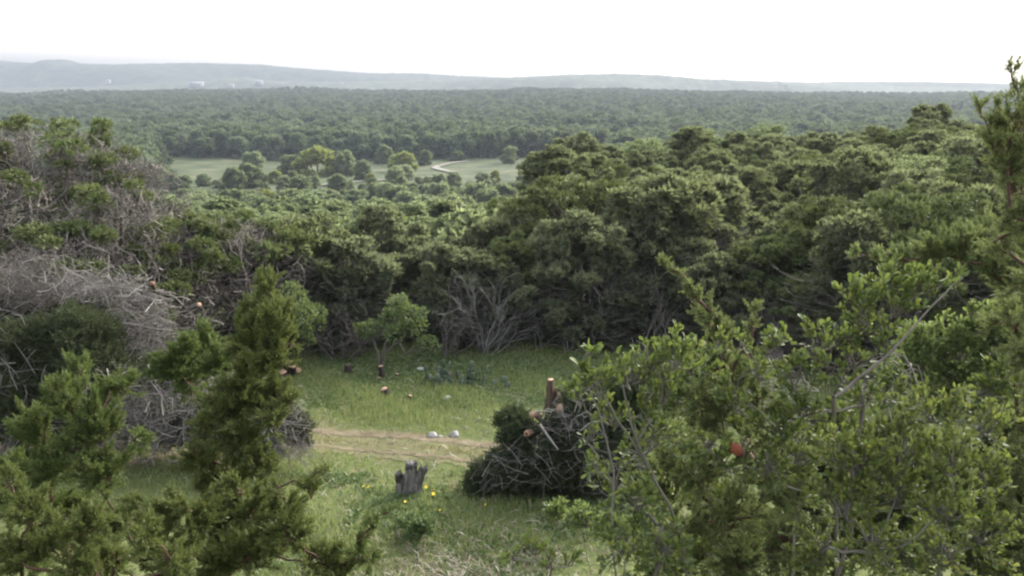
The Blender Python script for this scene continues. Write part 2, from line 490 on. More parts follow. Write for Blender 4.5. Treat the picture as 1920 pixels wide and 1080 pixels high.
# ============================================================ the large setting
def grow(a, b, first, factor):
    out, s, v = [], first, a
    while abs(v) < abs(b):
        out.append(v)
        v += math.copysign(s, b); s *= factor
    out.append(b)
    return out
xs_f = list(np.arange(-14, 14.01, 0.25))
xs = np.array(sorted(set(grow(-14.25, -4200, 0.4, 1.06)))[:] + xs_f + grow(14.25, 4200, 0.4, 1.06))
xs = np.unique(np.round(xs, 4))
ys = np.array([-60, -40, -25, -15, -10, -6, -3, -1, 0, 1, 2, 3, 4] + list(np.arange(5, 30, 0.2)) + grow(30, 5000, 0.25, 1.035))
ys = np.unique(np.round(ys, 4))
GX, GY = np.meshgrid(xs, ys)
GZ = height(GX, GY)
V = np.stack([GX, GY, GZ], -1).reshape(-1, 3)
nx, ny = len(xs), len(ys)
ii, jj = np.meshgrid(np.arange(nx - 1), np.arange(ny - 1))
a0 = (jj * nx + ii).ravel()
F = np.stack([a0, a0 + 1, a0 + nx + 1, a0 + nx], 1)
structure(link('ground', mesh_from('ground', V, F, M['ground'], smooth=True)))

def strip(name, pts, wid, mat, lift, ragged=0.0, step=0.25, cross=5):
    """a ribbon laid along ground points, draped on the terrain"""
    pts = np.array(pts)[:, :2]
    seg = np.linalg.norm(np.diff(pts, axis=0), axis=1); s = np.concatenate([[0], np.cumsum(seg)])
    n = max(8, int(s[-1] / step)); t = np.linspace(0, s[-1], n)
    # smooth the line
    px = np.interp(t, s, pts[:, 0]); py = np.interp(t, s, pts[:, 1])
    k = max(1, int(n * 0.04)); ker = np.ones(2 * k + 1) / (2 * k + 1)
    px = np.convolve(np.pad(px, k, mode='edge'), ker, 'valid'); py = np.convolve(np.pad(py, k, mode='edge'), ker, 'valid')
    d = np.stack([np.gradient(px), np.gradient(py)], 1); d /= np.linalg.norm(d, axis=1)[:, None]
    nrm = np.stack([-d[:, 1], d[:, 0]], 1)
    def wob(ph):
        return np.maximum(0.05, 1 + ragged * (0.25 * np.sin(t * 2.3 + ph) + 0.25 * np.sin(t * 5.9 + 2 * ph) + 0.4 * np.sin(t * 13.1 + 3 * ph) + 0.9 * RNG.normal(0, 1, n)))
    l, r = wid / 2 * wob(0.7), wid / 2 * wob(3.9)
    VV = []
    for c in range(cross):
        u = c / (cross - 1)
        off = l * (1 - u) - r * u
        x = px + nrm[:, 0] * off; y = py + nrm[:, 1] * off
        VV.append(np.stack([x, y, height(x, y) + lift], 1))
    V = np.stack(VV, 1).reshape(-1, 3)
    a = (np.arange(n - 1)[:, None] * cross + np.arange(cross - 1)[None]).ravel()
    F = np.stack([a, a + cross, a + cross + 1, a + 1], 1)
    return structure(link(name, mesh_from(name, V, F, mat, smooth=True))), np.stack([px, py], 1)

# dirt track with two wheel ruts
rut_far = [ground(*p) for p in ((-420, 850), (-60, 850), (250, 826), (450, 806), (590, 807), (700, 815), (800, 823), (905, 834), (1080, 860), (1300, 905))]
rut_near = [ground(*p) for p in ((-420, 905), (-60, 900), (250, 868), (450, 838), (590, 834), (700, 846), (800, 856), (890, 866), (1060, 900), (1260, 950))]
_, RF = strip('dirt_track', rut_far, 0.30, M['track'], 0.022, ragged=0.22, step=0.07)
_, RN = strip('dirt_track', rut_near, 0.14, M['track'], 0.022, ragged=0.40, step=0.07)
mid_n = min(len(RF), len(RN))
_a = RF[np.linspace(0, len(RF) - 1, 60).astype(int)]; _b = RN[np.linspace(0, len(RN) - 1, 60).astype(int)]
strip('dirt_track', (_a + _b) / 2, 1.55, M['track_side'], 0.012, ragged=0.10, step=0.1, cross=9)
_, BS = strip('bare_soil', [ground(*p) for p in ((-250, 868), (-80, 865), (90, 866))], 1.6, M['soil'], 0.010, ragged=0.15)

# valley roads
strip('valley_road', [ground(*p) for p in ((880, 303), (850, 306), (822, 312), (815, 316), (830, 320), (853, 325))], 4.0, M['road'], 0.5, step=3, cross=3)
strip('valley_road', [ground(*p) for p in ((590, 350), (640, 344), (730, 338), (822, 332))], 3.2, M['road'], 0.5, step=3, cross=3)

# far hills -------------------------------------------------------------
def hill(crest, D, depth, foot_z, rough, seed):
    r = np.random.default_rng(seed)
    px = np.arange(-260, 2200, 4.0)
    cy = np.interp(px, [c[0] for c in crest], [c[1] for c in crest])
    x = (px - CX) / FPX * D
    zc = np.array([at(p, c, D)[2] for p, c in zip(px, cy)])
    prof = np.concatenate([np.linspace(-1, 0, 13), np.linspace(0, 0.45, 7)[1:]])
    rows = []
    for u in prof:
        w = 0.5 + 0.5 * np.cos(np.pi * u)
        w = w ** (0.85)
        fold = 0.10 * np.sin(x * 0.007 * 3500 / D + 5 * u + seed) * (abs(u) < 0.95) * (1 - w) * w * 4
        z = foot_z + (zc - foot_z) * (w + fold) + r.normal(0, rough, len(x)) * (0.3 + 0.7 * w)
        rows.append(np.stack([x * (1 + 0.15 * max(u, -1) * depth / D), np.full_like(x, D + u * depth), z], 1))
    V = np.stack(rows, 0).reshape(-1, 3)
    n = len(px)
    a = (np.arange(len(prof) - 1)[:, None] * n + np.arange(n - 1)[None]).ravel()
    F = np.stack([a, a + 1, a + n + 1, a + n], 1)
    return structure(link('hill', mesh_from('hill', V, F, M['hill'], smooth=True)))
hill([(-260, 108), (0, 111), (60, 117), (105, 119), (115, 113), (150, 112), (166, 119), (235, 121), (300, 119), (400, 118), (500, 121), (560, 127), (640, 133), (700, 137), (800, 138), (860, 142), (960, 146), (1100, 152), (2200, 170)], 4700, 750, -40, 1.6, 1)
MID_CREST = [(-260, 168), (200, 164), (290, 158), (360, 154), (420, 153), (440, 147), (480, 146), (500, 152), (640, 154), (800, 152), (900, 148), (1010, 143), (1060, 140), (1150, 138), (1240, 141), (1300, 148), (1420, 152), (1580, 158), (1700, 164), (2200, 172)]
hill(MID_CREST, 3600, 560, -45, 1.4, 2)
hill([(-260, 176), (1100, 170), (1400, 158), (1560, 153), (1700, 153), (1860, 156), (2200, 150)], 4200, 600, -45, 1.0, 3)

# the air ---------------------------------------------------------------
def haze():
    x0, x1, y0, y1, z0, z1 = -4300, 4300, -400, 5080, -75, 160
    V = np.array([(x, y, z) for z in (z0, z1) for y in (y0, y1) for x in (x0, x1)], float)
    F = np.array([(0, 2, 3, 1), (4, 5, 7, 6), (0, 1, 5, 4), (2, 6, 7, 3), (0, 4, 6, 2), (1, 3, 7, 5)])
    m, nt, out = _nodes('haze_air')
    v = N(nt, 'ShaderNodeVolumePrincipled')
    v.inputs['Color'].default_value = (0.206, 0.224, 0.268, 1)
    v.inputs['Density'].default_value = 0.00025
    v.inputs['Anisotropy'].default_value = 0.10
    nt.links.new(v.outputs[0], out.inputs['Volume'])
    o = link('haze', mesh_from('haze', V, F, m))
    o['kind'] = 'stuff'
haze()

# ============================================================ trees
def copy_thing(root, loc, rz, scale, label, group):
    r = root.copy(); COL.objects.link(r)
    r.location = tuple(float(v) for v in loc); r.rotation_euler = (0, 0, rz); r.scale = scale
    r['label'] = label; r['group'] = group
    for ch in root.children:
        c = ch.copy(); COL.objects.link(c); c.parent = r
    return r

def crown_shape(r, H, W, n, low=0.12, belly=0.42, jag=0.25):
    """clump centres spread over an uneven rounded crown"""
    ph = r.uniform(0, 6.28, 3)
    z = H * (low + (0.97 - low) * r.uniform(0, 1, n) ** 0.85)
    a = r.uniform(0, 2 * np.pi, n)
    q = (z / H - belly) / np.where(z / H > belly, (1.0 - belly) * 1.02, (belly - low) * 1.35)
    prof = W / 2 * np.sqrt(np.clip(1 - q * q, 0.04, 1))
    prof *= 1 + jag * (np.sin(2 * a + ph[0] + z) * 0.5 + np.sin(3 * a + ph[1] - 1.7 * z) * 0.5)
    rho = prof * np.sqrt(r.uniform(0.22, 1, n)) * 0.88
    return np.stack([rho * np.cos(a), rho * np.sin(a), z], 1)

def fill_clumps(r, C, size, per, templates, tuft, flat=0.7, up=0.45, axis=None):
    n = len(C)
    idx = np.repeat(np.arange(n), per)
    d = norm(r.normal(0, 1, (len(idx), 3)) + np.array((0, 0, up)))
    rad = size[idx] * r.uniform(0.35, 1.0, len(idx)) ** 0.5
    P = C[idx] + d * rad[:, None] * np.array((1, 1, flat))
    out = C[idx].copy(); out[:, 2] = 0
    D = norm(d + norm(out) * 0.35 + np.array((0, 0, 0.5)) + r.normal(0, 0.5, d.shape))
    S = tuft * r.uniform(0.7, 1.25, len(idx))
    return scatter_many(templates, P - D * S[:, None] * 0.4, D, S)

def wood_of(r, C, H, W, stems, r0, k=5):
    base = np.stack([r.normal(0, 0.12, stems), r.normal(0, 0.12, stems), np.full(stems, -0.25)], 1)
    top = np.stack([r.normal(0, W * 0.13, stems), r.normal(0, W * 0.13, stems), H * r.uniform(0.5, 0.8, stems)], 1)
    st = curve_pts(base, top, 8, 0.06, rng=r)
    sr = np.linspace(r0, r0 * 0.3, 8)[None] * r.uniform(0.7, 1.1, (stems, 1))
    Vs = [tubes(st, sr, 6)]
    A = []
    for c in C:
        d = st - c; d2 = (d ** 2).sum(-1) + 4.0 * np.maximum(0, d[:, :, 2] + 0.1) ** 2
        i = np.unravel_index(np.argmin(d2), d2.shape)
        A.append(st[i])
    A = np.array(A)
    lb = curve_pts(A, C, k, 0.08, sag=-0.05, rng=r)
    lr = np.linspace(1, 0.3, k)[None] * (0.012 + 0.014 * np.linalg.norm(C - A, axis=1))[:, None]
    Vs.append(tubes(lb, lr, 4))
    return merge(Vs)

def juniper_parts(seed, H, W, clumps=46, per=54, tuft=0.30, low=0.10, mat='juniper', csize=0.48, flat=0.6, templates=None, belly=0.42, jag=0.28):
    r = np.random.default_rng(seed)
    C = crown_shape(r, H, W, clumps, low=low, belly=belly, jag=jag)
    size = r.uniform(0.7, 1.25, clumps) * csize
    crown = fill_clumps(r, C, size, per, templates or TUFTS, tuft, flat=flat)
    trunk = wood_of(r, C, H, W, r.integers(2, 5), 0.10 + 0.008 * H)
    return (mesh_from('crown', *crown, M[mat]), mesh_from('trunk', *trunk, M['bark']))

def tree(name, meshes, loc, label, cat, rz=0, group=None):
    t = thing(name, label, cat, loc, rz, group)
    link('trunk', meshes[1], t); link('crown', meshes[0], t)
    return t

def spaced(n, xr, yr, ok, gap, seed):
    """random points no nearer than gap to each other"""
    r = np.random.default_rng(seed); pts = []; cells = {}
    for _ in range(n):
        x, y = r.uniform(*xr), r.uniform(*yr)
        if not ok(x, y): continue
        g = gap(x, y) if callable(gap) else gap
        cx, cy = int(x // g), int(y // g); bad = False
        for i in range(cx - 1, cx + 2):
            for j in range(cy - 1, cy + 2):
                for q in cells.get((i, j), ()):
                    if (q[0] - x) ** 2 + (q[1] - y) ** 2 < g * g: bad = True
        if not bad:
            cells.setdefault((cx, cy), []).append((x, y)); pts.append((x, y))
    return pts

# --- junipers of the wood right of and behind the clearing
JUN = [juniper_parts(100 + i, H, W, clumps=int(c * 1.9), low=0.02, belly=0.40, per=36, csize=0.36, flat=0.8, tuft=0.27, jag=0.4) for i, (H, W, c) in enumerate(((4.6, 3.7, 48), (5.0, 3.4, 46), (4.3, 4.2, 52), (5.4, 4.0, 54), (4.8, 3.0, 42), (5.0, 4.6, 58)))]
# looser crowns of other kinds among them: thin topped junipers and small leaved oaks
DIM = [(4.6, 3.7), (5.0, 3.4), (4.3, 4.2), (5.4, 4.0), (4.8, 3.0), (5.0, 4.6), (5.2, 3.2), (4.6, 4.4), (4.8, 3.8), (4.4, 4.6)]
JUN.append(juniper_parts(130, 5.2, 3.2, clumps=60, low=0.25, belly=0.6, per=30, csize=0.32, flat=0.6, tuft=0.24, jag=0.6, mat='juniper_grey'))
JUN.append(juniper_parts(131, 4.6, 4.4, clumps=70, low=0.02, belly=0.45, per=60, csize=0.5, flat=0.75, tuft=0.17, jag=0.2, mat='oak', templates=COARSE))
JUN.append(juniper_parts(132, 4.8, 3.8, clumps=130, low=0.02, belly=0.34, per=30, csize=0.26, flat=1.1, tuft=0.24, jag=0.55))
JUN.append(juniper_parts(133, 4.4, 4.6, clumps=80, low=0.05, belly=0.5, per=44, csize=0.42, flat=0.5, tuft=0.22, jag=0.5, mat='juniper_grey'))
def in_wood(x, y):
    t = x / y
    if not -0.375 < t < 0.66: return False
    front = 33.0 - 3.0 * float(sst(0.14, 0.45, t))
    back = float(edge(t)) + (2.0 if t < 0.03 else 5)
    return front < y < back
FRONT = []
wood = spaced(9000, (-16, 56), (18, 92), in_wood, 2.75, 5)
# a close front row round the far end of the clearing
for i, px in enumerate(range(470, 1950, 62)):
    q = on_ground(px + 14 * math.sin(i * 2.1), 27.9 + 0.7 * math.sin(i * 1.7) - 3.5 * float(sst(1200, 1700, px))); wood.append((q[0], q[1]))
for i, px in enumerate(range(500, 1950, 70)):
    q = on_ground(px + 14 * math.sin(i * 2.6), 30.4 + 0.5 * math.sin(i * 2.7) - 3.0 * float(sst(1200, 1700, px))); wood.append((q[0], q[1]))
wood.sort(key=lambda p: p[1])
R5 = np.random.default_rng(55)
protos = {}
for x, y in wood:
    t = x / y
    k = int(R5.integers(0, len(JUN)))
    if t < 0.02 and k in (7, 9): k = 0
    H0 = DIM[k][0]
    dh, dw = R5.normal(), R5.uniform(0.95, 1.2)
    size = 'taller' if dh > 0.45 else 'lower' if dh < -0.45 else 'medium'
    build = 'broad' if dw * DIM[k][1] > 4.2 else 'slim' if dw * DIM[k][1] < 3.5 else 'round'
    side = 'valley side' if t < 0.09 else 'left of its middle' if t < 0.20 else 'middle part' if t < 0.32 else 'right of its middle' if t < 0.45 else 'behind the right edge cedars'
    if t < 0.0:
        H = 3.35 + 0.28 * dh
        place = 'in the low wood ' + ('behind the light tree with dark trunk' if t < -0.2 else 'behind the small light tree' if t < -0.11 else 'behind the fan shaped dead bush')
    else:
        H = 3.9 + 0.25 * float(sst(28, 60, y)) + 0.62 * dh + 0.5 * float(sst(0.3, 0.5, t))
        zone = 'at the foot of' if y < 32 else 'low in' if y < 42 else 'halfway up' if y < 54 else 'high in' if y < 66 else 'on the top edge of'
        place = zone + ' the right wood, ' + side
    lab = size + ' ' + build + ' juniper ' + place
    grp = size + ' ' + build + ' junipers ' + place
    s = H / H0
    sw = s * dw
    if k not in protos:
        protos[k] = tree('juniper_tree', JUN[k], (x, y, gh(x, y) - 0.1), lab, 'tree', R5.uniform(0, 6.28), grp)
        protos[k].scale = (sw, sw, s)
    else:
        copy_thing(protos[k], (x, y, gh(x, y) - 0.1), R5.uniform(0, 6.28), (sw, sw, s), lab, grp)

# bare grey lower twigs under the crowns that face the clearing
def low_twigs(seed, n=700):
    r = np.random.default_rng(seed)
    a = r.uniform(0, 6.28, n); z = r.uniform(0.1, 3.0, n)
    A = np.stack([np.cos(a) * 0.3, np.sin(a) * 0.3, z * 0.8], 1)
    rad = r.uniform(1.1, 2.2, n)
    B = np.stack([np.cos(a) * rad, np.sin(a) * rad, z + r.uniform(-0.3, 0.5, n)], 1) + r.normal(0, 0.2, (n, 3))
    A = A + (B - A) * r.uniform(0.2, 0.7, (n, 1))
    P = curve_pts(A, B, 5, 0.12, sag=-0.05, rng=r)
    return mesh_from('dead_twigs', *tubes(P, np.linspace(0.014, 0.004, 5)[None] * r.uniform(0.6, 1.4, (n, 1)), 3), M['twig'])
LOW = [low_twigs(140 + i) for i in range(3)]
for o in [o for o in SC.objects if o.get('category') == 'tree' and o.name.startswith('juniper_tree') and o.location.y < 40]:
    q = link('dead_twigs', LOW[int(R5.integers(0, 3))], o)
    q['kind'] = 'stuff'

# --- tall thin grey junipers at the left
def grey_juniper(seed, px, Y, top_py, W, label, twigs=900, per=34, clumps=34, low=0.35):
    r = np.random.default_rng(seed)
    b = on_ground(px, Y)
    H = at(px, top_py, Y)[2] - b[2]
    C = crown_shape(r, H, W, clumps, low=low, belly=0.62, jag=0.4)
    # green survives mostly at the top
    keep = r.uniform(0, 1, clumps) < np.clip((C[:, 2] / H - 0.25) * 1.7, 0.12, 1)
    size = r.uniform(0.26, 0.52, clumps)
    crown = fill_clumps(r, C[keep], size[keep], per, TUFTS, 0.21, flat=0.5)
    t = thing('thin_juniper_tree', label, 'tree', b, 0, None)
    link('trunk', mesh_from('trunk', *wood_of(r, C, H, W, 3, 0.13), M['bark']), t)
    link('crown', mesh_from('crown', *crown, M['juniper_grey']), t)
    # bare grey twigs all through the crown
    twigs = int(twigs * 1.5)
    T = crown_shape(r, H * 0.95, W * 1.08, twigs, low=0.12, belly=0.5, jag=0.4)
    out = T.copy(); out[:, 2] = 0
    d = norm(norm(out) * 0.7 + r.normal(0, 0.7, T.shape) + np.array((0, 0, 0.25)))
    L = r.uniform(0.25, 0.75, (twigs, 1))
    P = curve_pts(T - d * L * 0.5, T + d * L * 0.5, 4, 0.12, sag=-0.15, rng=r)
    tw = link('dead_twigs', mesh_from('dead_twigs', *tubes(P, np.linspace(0.016, 0.005, 4)[None] * r.uniform(0.6, 1.3, (twigs, 1)), 3), M['twig']), t)
    tw['kind'] = 'stuff'
    return t
grey_juniper(201, 20, 25.0, 208, 3.6, 'thin juniper with grey bare twigs at the far left edge of the picture')
grey_juniper(202, 120, 26.5, 206, 4.2, 'tallest grey twiggy juniper of the left, with a flat green top', twigs=1200)
grey_juniper(203, 205, 25.5, 216, 3.4, 'grey twiggy juniper with green tufted top, inner one of the three tall left trees', twigs=1100)
grey_juniper(204, 300, 26.0, 268, 2.6, 'slim bare juniper with one green tuft standing alone on top, beside the valley view', twigs=700, clumps=20)
grey_juniper(205, 255, 23.5, 330, 3.6, 'half dead grey juniper in front of the tall left trees', twigs=1300, clumps=22)
grey_juniper(206, 60, 23.0, 300, 3.8, 'grey leafless looking juniper behind the left brush heap', twigs=1400, clumps=20)
grey_juniper(207, 455, 25.5, 395, 3.6, 'grey and green juniper left of the light small tree, below the valley field', twigs=900, clumps=34, per=44)
grey_juniper(208, 370, 24.5, 405, 3.4, 'dark low juniper between the bare left trees and the clearing', twigs=500, clumps=44, per=54, low=0.1)
grey_juniper(209, 300, 22.8, 455, 3.4, 'dark shaded juniper behind the grey branch heap', twigs=700, clumps=44, per=54, low=0.05)
grey_juniper(210, 520, 26.5, 420, 3.2, 'green juniper at the left corner of the far wood, twiggy below', twigs=500, clumps=44, per=54, low=0.1)
grey_juniper(211, 160, 22.0, 420, 3.6, 'dark twiggy juniper low behind the brown brush heap', twigs=1100, clumps=36, per=48, low=0.05)
grey_juniper(212, -40, 22.5, 360, 3.6, 'grey juniper cut off by the left picture edge', twigs=900, clumps=36, per=48, low=0.05)

# --- valley trees
OAK = [juniper_parts(300 + i, 7.5, W, clumps=44, per=28, tuft=0.95, low=-0.10, mat='oak', csize=1.25, flat=0.8, templates=COARSE, belly=0.24, jag=0.15) for i, W in enumerate((8.6, 7.4, 9.4, 8.0))]
PALE = [juniper_parts(320 + i, 7.5, W, clumps=44, per=28, tuft=0.95, low=-0.10, mat='pale_oak', csize=1.25, flat=0.8, templates=COARSE, belly=0.24, jag=0.15) for i, W in enumerate((9.0,))]
EDGE = [juniper_parts(340 + i, 7.5, W, clumps=44, per=28, tuft=0.95, low=-0.10, mat='forest', csize=1.25, flat=0.8, templates=COARSE, belly=0.30, jag=0.2) for i, W in enumerate((8.6, 7.4))]
R6 = np.random.default_rng(66)
oak_protos = {}
def valley_tree(loc, H, W, label, group=None, pale=False, name='oak_tree', edge_row=False):
    k = 9 if pale else int(R6.integers(0, 4))
    if edge_row: k = 10 + k % 2
    key = (name, k)
    W0 = 9.0 if pale else (8.6, 7.4)[k - 10] if edge_row else (8.6, 7.4, 9.4, 8.0)[k]
    sc = (W / W0, W / W0, H / 7.5)
    rz = R6.uniform(0, 6.28)
    if key not in oak_protos:
        t = tree(name, PALE[0] if pale else EDGE[k - 10] if edge_row else OAK[k], loc, label, 'tree' if name == 'oak_tree' else 'bush', rz, group)
        t.scale = sc; oak_protos[key] = t
        return t
    t = copy_thing(oak_protos[key], loc, rz, sc, label, group or '')
    if not group: del t['group']
    return t
singles = [  # px, base py, width px, height px, pale, label
    (474, 322, 46, 34, False, 'round grey green oak at the left end of the valley field, before the dark wood'),
    (596, 330, 78, 48, True, 'broad yellow green tree in the middle of the valley trees, brightest of all'),
    (545, 328, 50, 34, False, 'dark bushy oak left of the broad yellow green tree'),
    (646, 330, 46, 42, False, 'dark oak touching the right side of the yellow green tree'),
    (681, 336, 34, 32, False, 'small oak by itself just right of the yellow green tree'),
    (720, 307, 36, 32, False, 'dark round oak at the foot of the far dark wood, left of the gravel road'),
    (772, 298, 52, 26, False, 'wide low oak at the wood edge left of the winding pale road'),
    (797, 310, 28, 26, False, 'narrow dark oak left beside the bend of the pale road'),
    (757, 321, 58, 32, True, 'flat topped yellowish oak in front of the round dark oaks'),
    (752, 338, 52, 26, False, 'grey green oak just above the lower pale road strip'),
    (858, 301, 32, 16, False, 'low dark oak above the winding road'),
    (957, 306, 38, 28, False, 'single dark oak on the pale field right of the winding road'),
    (466, 352, 58, 42, False, 'light green oak leaning out over the left end of the valley field'),
    (565, 362, 46, 30, False, 'dark domed oak below the valley field'),
    (634, 357, 34, 28, False, 'small oak at the left end of the lower pale road'),
]
for px, py, wpx, hpx, pale, lab in singles:
    g = ground(px, py)
    d = (g - EYE) @ _f
    valley_tree(g - np.array((0, 0, 0.3)), hpx / FPX * d * 1.08, wpx / FPX * d, lab, None, pale)
def in_scrub(x, y):
    t = x / y
    if not (-0.42 < t < 0.12 and 33.5 < y < 392): return False
    if t > 0.0 and y < 230: return False
    if t > -0.02 and y < 60: return False
    px, py, _ = project((x, y, gh(x, y)))
    px, py = float(px[0]), float(py[0])
    if px < 420 and py < 352: return random.random() < 0.10
    if py < 345 + 6 * math.sin(px * 0.02): return (px > 860 and py > 318 and random.random() < 0.5) or random.random() < 0.22
    return True
scrub = spaced(14000, (-165, 45), (95, 395), in_scrub, lambda x, y: 6.6 if y < 170 else 9.0 if y < 300 else 10.0, 8) + spaced(6000, (-42, 2), (33.5, 95), in_scrub, 3.9, 9)
for x, y in scrub:
    W = R6.uniform(6.5, 11.0)
    if y > 345: W *= R6.uniform(0.45, 0.8)
    elif y < 95: W *= 0.56
    elif y < 170: W *= 0.72
    near = y < 270
    Ht = W * R6.uniform(0.62, 0.95)
    tpx, tpy, _ = project((x, y, gh(x, y) + Ht + 0.6))
    lim = 352 if tpx[0] < 700 else 340
    if y < 95: lim = (392 if tpx[0] < 760 else 376) + 14 * math.sin(x)
    elif y < 170: lim = 368 + 10 * math.sin(x)
    if y < 340 and tpy[0] < lim:
        f = max(0.0, 1 - (lim - tpy[0]) / FPX * y / Ht)
        if f < (0.22 if y < 95 else 0.4): continue
        W *= max(f, 0.62); Ht *= f
    pl = R6.uniform() < 0.06
    tx = float(tpx[0])
    lab = ('big' if W > 9.3 else 'small' if W < 7.6 else 'medium') + (' pale yellow green' if pl else ' grey green') + (' oak ' if y > 170 else ' bush ') + (('high on the valley slope, ' if y < 60 else 'midway down the valley slope, ' if y < 170 else 'low on the valley slope, ') if near else 'among trees below the valley field, ')
    lab += 'by the grey left junipers' if tx < 480 else 'left of the small tree' if tx < 640 else 'above the small tree' if tx < 790 else 'above the fan bush' if tx < 900 else 'by the right wood'
    valley_tree((x, y, gh(x, y) - 0.3), Ht, W, lab, lab.replace(' oak ', ' oaks ').replace(' bush ', ' bushes '), pale=pl, name='oak_tree' if y > 170 else 'oak_bush')
def in_border(x, y):
    t = x / y
    return -0.62 < t < 0.10 and 520 < y < 552
for x, y in spaced(1500, (-340, 60), (518, 555), in_border, 9.5, 12):
    W = R6.uniform(11, 16)
    Ht = R6.uniform(11, 15.5)
    tx = float(project((x, y, 0))[0][0])
    lab = ('tall' if Ht > 13.2 else 'lower') + (' wide' if W > 13.5 else ' narrow') + ' oak at the front of the far wood '
    lab += 'behind the left junipers' if tx < 330 else 'at the field left end' if tx < 440 else 'left of the yellow green oak' if tx < 560 else 'behind the yellow green oak' if tx < 650 else 'right of the yellow green oak' if tx < 750 else 'left of the pale road' if tx < 810 else 'beyond the pale road' if tx < 900 else 'right of the pale road' if tx < 1000 else 'next to the right wood'
    valley_tree((x, y, gh(x, y) - 0.3), Ht, W, lab, lab.replace(' oak ', ' oaks '), edge_row=True)

# --- the far wood, one mass
def far_forest():
    src = bpy.data.collections.new('far_wood_crowns')          # only a source for the points below
    for i in range(6):
        H, W = 8.5, (8.5, 10, 9, 11, 8, 9.5)[i]
        c, _ = juniper_parts(400 + i, H, W, clumps=26, per=22, tuft=1.15, low=-0.05, mat='forest', csize=1.6, flat=0.75, templates=COARSE, belly=0.32, jag=0.2)
        o = bpy.data.objects.new('far_crown', c); src.objects.link(o)
    r = np.random.default_rng(77)
    pts = []
    for y0, y1, cell in ((548, 900, 90), (900, 1500, 135), (1500, 2450, 200)):
        n = int(0.5 * 1.3 * (y1 ** 2 - y0 ** 2) / cell)
        y = np.sqrt(r.uniform(y0 ** 2, y1 ** 2, n)); x = y * r.uniform(-0.65, 0.65, n)
        # a few glades
        gl = np.sin(x * 0.013 + 1.0) * np.sin(y * 0.011 + x * 0.004) + 0.4 * np.sin(x * 0.05) * np.sin(y * 0.035)
        k = gl < 0.95
        pts.append(np.stack([x[k], y[k], height(x[k], y[k]) - 0.4], 1))
    # the wood also carries on behind the near right wood
    n = 1500
    y = r.uniform(210, 548, n); x = y * r.uniform(0.10, 0.65, n)
    pts.append(np.stack([x, y, height(x, y) - 0.4], 1))
    n = 700
    y = r.uniform(330, 525, n); x = y * r.uniform(-0.65, -0.40, n)
    pts.append(np.stack([x, y, height(x, y) - 0.4], 1))
    P = np.concatenate(pts)
    me = bpy.data.meshes.new('far_wood'); me.vertices.add(len(P)); me.vertices.foreach_set('co', P.astype(np.float32).ravel()); me.update()
    me.materials.append(M['forest'])
    o = link('far_wood', me)
    ng = bpy.data.node_groups.new('far_wood', 'GeometryNodeTree')
    ng.interface.new_socket('Geometry', in_out='INPUT', socket_type='NodeSocketGeometry')
    ng.interface.new_socket('Geometry', in_out='OUTPUT', socket_type='NodeSocketGeometry')
    gi = ng.nodes.new('NodeGroupInput'); go = ng.nodes.new('NodeGroupOutput')
    ci = ng.nodes.new('GeometryNodeCollectionInfo'); ci.inputs['Collection'].default_value = src
    ci.inputs['Separate Children'].default_value = True; ci.inputs['Reset Children'].default_value = True
    ip = ng.nodes.new('GeometryNodeInstanceOnPoints'); ip.inputs['Pick Instance'].default_value = True
    rv = ng.nodes.new('FunctionNodeRandomValue'); rv.data_type = 'FLOAT_VECTOR'
    rv.inputs[0].default_value = (0, 0, 0); rv.inputs[1].default_value = (0, 0, 6.283)
    rs = ng.nodes.new('FunctionNodeRandomValue'); rs.data_type = 'FLOAT_VECTOR'
    rs.inputs[0].default_value = (0.8, 0.8, 0.6); rs.inputs[1].default_value = (2.3, 2.3, 1.9); rs.inputs['Seed'].default_value = 5
    L = ng.links.new
    L(gi.outputs[0], ip.inputs['Points']); L(ci.outputs[0], ip.inputs['Instance'])
    L(rv.outputs[0], ip.inputs['Rotation']); L(rs.outputs[0], ip.inputs['Scale'])
    L(ip.outputs[0], go.inputs[0])
    md = o.modifiers.new('trees', 'NODES'); md.node_group = ng
    o['kind'] = 'stuff'
    print('far wood', len(P))
far_forest()
